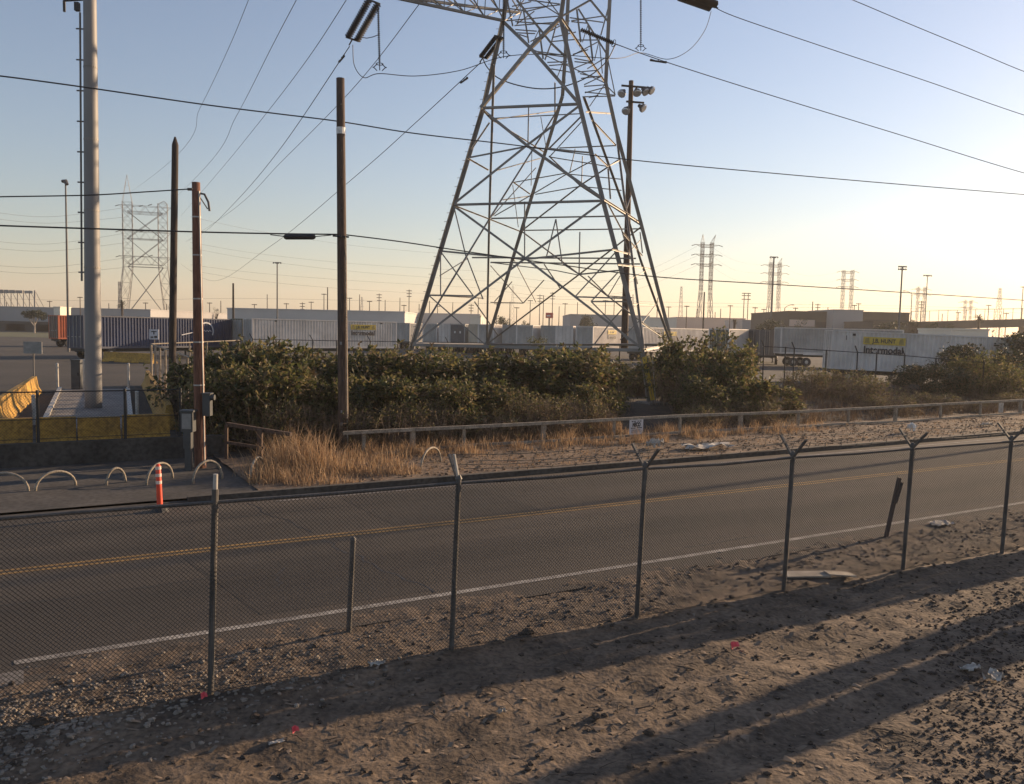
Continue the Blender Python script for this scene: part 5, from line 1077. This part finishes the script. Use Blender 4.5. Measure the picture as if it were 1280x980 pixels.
fpole(858.5, 382, 250, 'T', 'T shaped pole left of the far twin pylon'); fpole(913, 381.5, 250, 'T', 'T shaped pole right of the far twin pylon'); fpole(944, 384, 230, 'T', 'T shaped pole above the pale shed'); fpole(994.5, 384.5, 240, 'T', 'T shaped pole above the brown office left end'); fpole(1022.5, 379.5, 260, 'TT', 'three armed pole above the brown office'); fpole(1068, 381, 280, 'T', 'short pole above the grey block')
fpole(1016, 377, 300, 'plain', 'bare thin pole above the brown office', r0=.2); fpole(100, 371, 210, 'T', 'T shaped pole just left of the thick steel pole'); fpole(511.5, 362, 240, 'TT', 'armed pole left of the left pylon leg'); fpole(405, 367, 220, 'T', 'T shaped pole left of the tall brown pole'); fpole(409.5, 359, 235, 'plain', 'taller thin pole just left of the tall brown pole', r0=.17)
rr = random.Random(12)
for i, (x, yt, st) in enumerate(((8, 378, 'plain'), (62, 376, 'T'), (136, 379, 'plain'), (182, 378, 'T'), (208, 380, 'plain'), (262, 378, 'T'), (276, 376, 'plain'), (318, 380, 'T'), (334, 368, 'plain'), (358, 379, 'T'), (378, 378, 'TT'), (389, 377, 'T'), (437, 372, 'T'), (449.5, 368, 'plain'), (462, 376, 'T'), (474, 367, 'TT'), (481.5, 375, 'plain'), (500, 372, 'plain'), (505, 381, 'T'), (524, 380, 'plain'), (537, 376, 'plain'), (547, 382, 'T'), (566, 378, 'plain'), (589, 380, 'TT'), (598, 372, 'plain'), (621, 379, 'T'), (637.5, 377, 'plain'), (646, 384, 'T'), (663, 375, 'T'), (675, 368, 'TT'), (679.5, 369, 'plain'), (691, 365, 'TT'), (699, 383, 'plain'), (706.5, 379, 'T'), (722, 378, 'plain'), (757, 375, 'T'), (768, 371, 'T'), (822, 372, 'plain'), (836, 383, 'T'), (872, 386, 'plain'), (894, 390, 'plain'), (901, 386, 'plain'), (955, 386, 'T'), (1035, 384, 'plain'), (1073.5, 379, 'T'), (1152, 376, 'TT'), (1178, 392, 'plain'), (1198, 390, 'T'), (1236, 381, 'T'), (1250.5, 393, 'plain'), (1258, 391, 'T'), (1279, 358, 'T'))):
    fpole(x, yt, rr.uniform(300, 480), st, {'T': 'thin distant pole with one crossarm on the hazy skyline', 'TT': 'thin distant pole with several crossarms on the hazy skyline', 'plain': 'bare thin distant pole on the hazy skyline'}[st], {'T': 'distant single crossarm poles', 'TT': 'distant several crossarm poles', 'plain': 'distant bare poles'}[st])
# ---------------- far lattice pylons
def twin(xc, ytop, wtop, wbase, ybase, Y, beams, label, spire=(0, 0), bw=.16, armpx=8, splay=.45, rot=.35, dense=True):
    """two lattice masts joined by cross beams, on splayed legs"""
    B0 = at(xc, ybase, Y); k = Y/F; o = empty('far_pylon', V((B0.x, Y, YZ)), label, 'pylon'); h = at(xc, ytop, Y).z-YZ; zs = h*splay; mw = .27*wtop*k
    ca, sa = math.cos(rot), math.sin(rot); R_ = lambda x, y, z: V((x*ca-y*sa, x*sa+y*ca, z))
    for s_ in (-1, 1):
        mb = MB(); xt = s_*wtop*k/2
        top = [R_(xt+a*mw/2, b*mw/2, h) for a, b in ((-1, -1), (1, -1), (1, 1), (-1, 1))]; mid = [R_(xt+a*mw/2, b*mw/2, zs) for a, b in ((-1, -1), (1, -1), (1, 1), (-1, 1))]
        base = [R_(s_*wbase*k/2+a*mw*.25*(1 if a*s_ > 0 else 2.6), b*wbase*k*.33, 0) for a, b in ((-1, -1), (1, -1), (1, 1), (-1, 1))]
        for P, Q, n_ in ((base, mid, 4), (mid, top, 7 if dense else 5)):
            for j in range(4):
                mb.bar(P[j], Q[j], bw)
                for q in range(n_):
                    f, g = q/n_, (q+1)/n_; A, A2 = P[j]+(Q[j]-P[j])*f, P[(j+1) % 4]+(Q[(j+1) % 4]-P[(j+1) % 4])*f; B_, B2 = P[j]+(Q[j]-P[j])*g, P[(j+1) % 4]+(Q[(j+1) % 4]-P[(j+1) % 4])*g
                    mb.bar(A, B2, bw*.5); mb.bar(A2, B_, bw*.5); mb.bar(B_, B2, bw*.5)
        sp = spire[0] if s_ < 0 else spire[1]
        if sp:
            apex = R_(xt+(0 if s_ < 0 else sp*k*.45), 0, h+sp*k)
            for j in range(4): mb.bar(top[j], apex, bw*.6)
            for f_ in (.3, .6): mb.bar(top[0]+(apex-top[0])*f_, top[1]+(apex-top[1])*f_, bw*.4)
        mb.build('mast', M['fartower'], o, True)
    for yb in beams:
        z = at(xc, yb, Y).z-YZ; mb = MB(); a_ = wtop*k/2+armpx*k
        for b_ in (-1, 1):
            mb.bar(R_(-wtop*k/2, b_*mw/2, z), R_(wtop*k/2, b_*mw/2, z), bw*.8); mb.bar(R_(-wtop*k/2, b_*mw/2, z-mw*.9), R_(wtop*k/2, b_*mw/2, z-mw*.9), bw*.8)
            for s_ in (-1, 1): mb.bar(R_(s_*wtop*k/2, b_*mw/2, z), R_(s_*a_, 0, z), bw*.8); mb.bar(R_(s_*wtop*k/2, b_*mw/2, z-mw*.9), R_(s_*a_, 0, z), bw*.6)
            for q in range(6): f, g = -wtop*k/2+wtop*k*q/6, -wtop*k/2+wtop*k*(q+1)/6; mb.bar(R_(f, b_*mw/2, z if q % 2 else z-mw*.9), R_(g, b_*mw/2, z-mw*.9 if q % 2 else z), bw*.5)
        mb.build('cross_beam', M['fartower'], o, True); p = R_(wtop*k*.1, -mw, z)
        for a1, b1 in [(R_(s_*a_, 0, z), R_(s_*a_, 0, z)+V((s_*5*k, 0, -1.6*k))) for s_ in (-1, 1)]+[(p, p+V((5*k, 0, 1.5*k))), (p-V((6*k, 0, 0)), p-V((11*k, 0, 1.2*k)))]: MB().rod(a1, b1, bw*.9, 5).build('insulator', M['insul'], o, True)
    return o, h, zs, k, R_
o, h, zs, k, R_ = twin(183, 254, 40, 62, 391, LT_Y, (258, 290, 321), 'large hazy lattice pylon with a pointed left mast, left of the pointed pole', spire=(33, 4), bw=.13, armpx=9, splay=.5)
mb = MB()                                             # big X braces between its masts
for z0, z1 in ((zs, h*.72), (h*.72, h*.93), (zs*.1, zs)):
    wa = lambda z: 20*k if z > zs else (20+11*(1-z/zs))*k
    for b_ in (-1, 1): mb.bar(R_(-wa(z0), b_*1.2, z0), R_(wa(z1), b_*1.2, z1), .15); mb.bar(R_(wa(z0), b_*1.2, z0), R_(-wa(z1), b_*1.2, z1), .15); mb.bar(R_(-wa(z1), b_*1.2, z1), R_(wa(z1), b_*1.2, z1), .12)
mb.build('bracing', M['fartower'], o, True)
twin(880, 303, 12.5, 19, 412, 430, (306, 318, 330), 'nearest far twin masted pylon right of the main one, with two spikes', spire=(10, 10), bw=.2, armpx=9, splay=.5, rot=.2)
twin(965.5, 328, 12, 17, 412, 560, (331, 341, 352), 'middle far twin masted pylon behind the lamp mast', spire=(8, 6), bw=.19, armpx=8, splay=.5, rot=.2)
twin(1056.5, 338, 11.5, 14, 412, 640, (339, 349, 358), 'far twin masted pylon above the grey block', bw=.2, armpx=4, splay=.45, rot=.15, dense=False)
twin(1149, 358.5, 9, 10, 412, 800, (361, 368), 'small faint twin pylon between the two lamp masts', bw=.22, armpx=4, splay=.4, rot=.15, dense=False)
twin(1208, 375, 8, 9, 412, 950, (377, 384), 'smallest faint twin pylon left of the shaggy palm', bw=.25, armpx=4, splay=.4, rot=.15, dense=False)
def single(x, yt, wb, Y, label, bw=.18, arms=(.97, .85, .72), wt=.22, armw=.5):
    b = at(x, 410, Y); k = Y/F; h = at(x, yt, Y).z-YZ; o = empty('far_pylon', V((b.x, Y, YZ)), label, 'pylon'); mb = MB(); W0, W1 = wb*k/2, wb*k/2*wt
    P = [V((a*W0, b_*W0, 0)) for a, b_ in ((-1, -1), (1, -1), (1, 1), (-1, 1))]; Q = [V((a*W1, b_*W1, h)) for a, b_ in ((-1, -1), (1, -1), (1, 1), (-1, 1))]; n_ = 11
    for j in range(4):
        mb.bar(P[j], Q[j], bw)
        for q in range(n_): f, g = 1-(1-q/n_)**1.3, 1-(1-(q+1)/n_)**1.3; A, B_, A2, B2 = P[j].lerp(Q[j], f), P[j].lerp(Q[j], g), P[(j+1) % 4].lerp(Q[(j+1) % 4], f), P[(j+1) % 4].lerp(Q[(j+1) % 4], g); mb.bar(A, B2, bw*.5); mb.bar(A2, B_, bw*.5)
    mb.build('tower', M['fartower'], o, True); mb = MB()
    for a in arms: mb.bar(V((-wb*k*armw, 0, h*a)), V((wb*k*armw, 0, h*a)), bw*.8)
    mb.build('cross_arm', M['fartower'], o, True); return o
single(1247, 360, 9, 600, 'pointed single lattice pylon right of the shaggy palm', arms=(.93,), armw=.12); single(850, 358, 6.5, 700, 'faint thin lattice pylon left of the far twin pylon', arms=(.97, .8, .62), armw=.3)
single(150.5, 352, 3.2, 300, 'thin lattice radio mast beside the ragged palm', bw=.12, arms=(.95,), wt=.8, armw=.6); single(640, 357, 6, 900, 'very faint lattice pylon in the gap of the main pylon', arms=(.95, .8, .65), armw=.45); single(452, 371, 5, 800, 'tiny faint pylon left of the left pylon leg', arms=(.9, .7), armw=.6); single(790, 368, 5, 850, 'tiny faint pylon beside the front pylon leg', arms=(.9, .7), armw=.6)
# ---------------- faint far power lines
def fline(pts, Y0, Y1, label_i):
    P = [at(x, y, Y0+(Y1-Y0)*i/(len(pts)-1)) for i, (x, y) in enumerate(pts)]
    cable('distant_line', P, .035, M['cond'], 'faint thin line across the hazy sky near the horizon', 'power line', 'faint distant power lines', 8)
for i, (pts, Y0, Y1) in enumerate((([(-30, 262), (60, 271), (160, 259)], 240, 285), ([(-30, 270), (60, 279), (160, 271)], 240, 285), ([(-30, 299), (60, 305), (160, 291)], 240, 285), ([(-30, 308), (60, 314), (160, 303)], 240, 285), ([(-30, 330), (60, 334), (160, 322)], 240, 285), ([(-30, 337), (60, 342), (160, 334)], 240, 285),
        ([(238, 271), (330, 290), (460, 309), (620, 322)], 285, 420), ([(238, 303), (330, 318), (460, 331), (620, 340)], 285, 420), ([(238, 310), (330, 326), (460, 341), (620, 352)], 285, 420), ([(238, 331), (330, 342), (460, 352), (620, 361)], 285, 420), ([(238, 338), (330, 352), (460, 363), (620, 371)], 285, 420),
        ([(620, 343), (700, 352), (790, 345), (873, 307)], 400, 430), ([(620, 353), (700, 361), (790, 352), (873, 319)], 400, 430), ([(620, 363), (700, 371), (790, 363), (873, 331)], 400, 430), ([(887, 307), (920, 326), (958, 332)], 430, 560), ([(887, 318), (920, 338), (958, 342)], 430, 560), ([(887, 331), (920, 350), (958, 353)], 430, 560), ([(973, 332), (1010, 345), (1050, 340)], 560, 640), ([(973, 342), (1010, 355), (1050, 350)], 560, 640), ([(973, 353), (1010, 364), (1050, 359)], 560, 640), ([(1063, 340), (1105, 362), (1145, 361)], 640, 800), ([(1063, 350), (1105, 370), (1145, 368)], 640, 800), ([(-30, 372), (120, 376), (300, 373), (500, 377), (640, 380)], 330, 360), ([(640, 378), (800, 383), (960, 384), (1150, 386), (1290, 392)], 330, 400), ([(640, 372), (800, 377), (960, 380), (1150, 383), (1290, 388)], 330, 400))):
    fline(pts, Y0, Y1, i)
# ---------------- trackside poles standing outside the view to the right; their shadows fall into it
def outside_pole(D, t, h, r_, label, arm_=False):
    z = foreh(D, t) if D < 11 else .1; a = rp(D, t, z-.1); o = empty('trackside_pole', a, label, 'pole'); mb = MB(); mb.tube([a, a+V((0, 0, h))], [r_, r_*.75], 10); mb.build('pole', M['wooddark'], o)
    mb = MB(); q = a+V((0, 0, h-.5)); mb.bar(q-RN*1.1, q+RN*1.1, .12); mb.build('crossarm', M['wooddark'], o)
SH = -azv(SUN_AZ)
def pole_for(p, dist, h, r_, label):
    q = V((p.x, p.y, 0))-SH*dist; outside_pole(q.dot(RN), q.dot(RU), h, r_, label)
pole_for(gp(1280, 556), 22, 16, .14, 'wooden pole beyond the right edge whose shadow crosses the road')
pole_for(gp(1280, 765), 9, 9, .26, 'wooden trackside pole beyond the right edge, nearer the fence')
pole_for(gp(1280, 806), 7, 9, .34, 'thick wooden trackside pole beyond the right edge, nearer the rails')
# ================================================================== AIR
if HAZE:
    hm = bpy.data.materials.new('haze_air'); hm.use_nodes = True; t = hm.node_tree; t.nodes.clear(); vo = t.nodes.new('ShaderNodeVolumePrincipled'); out = t.nodes.new('ShaderNodeOutputMaterial')
    vo.inputs['Color'].default_value = (1, .95, .90, 1); vo.inputs['Density'].default_value = HAZE; vo.inputs['Anisotropy'].default_value = .3
    t.links.new(vo.outputs[0], out.inputs['Volume']); mb = MB(); mb.frame_box((-S-20, -320, -1.4), V((2*S+40, 0, 0)), V((0, S+340, 0)), V((0, 0, 75)))
    hz = mb.build('haze', hm); hz['kind'] = 'stuff'; tag(hz, 'warm evening haze over the whole place', 'haze')
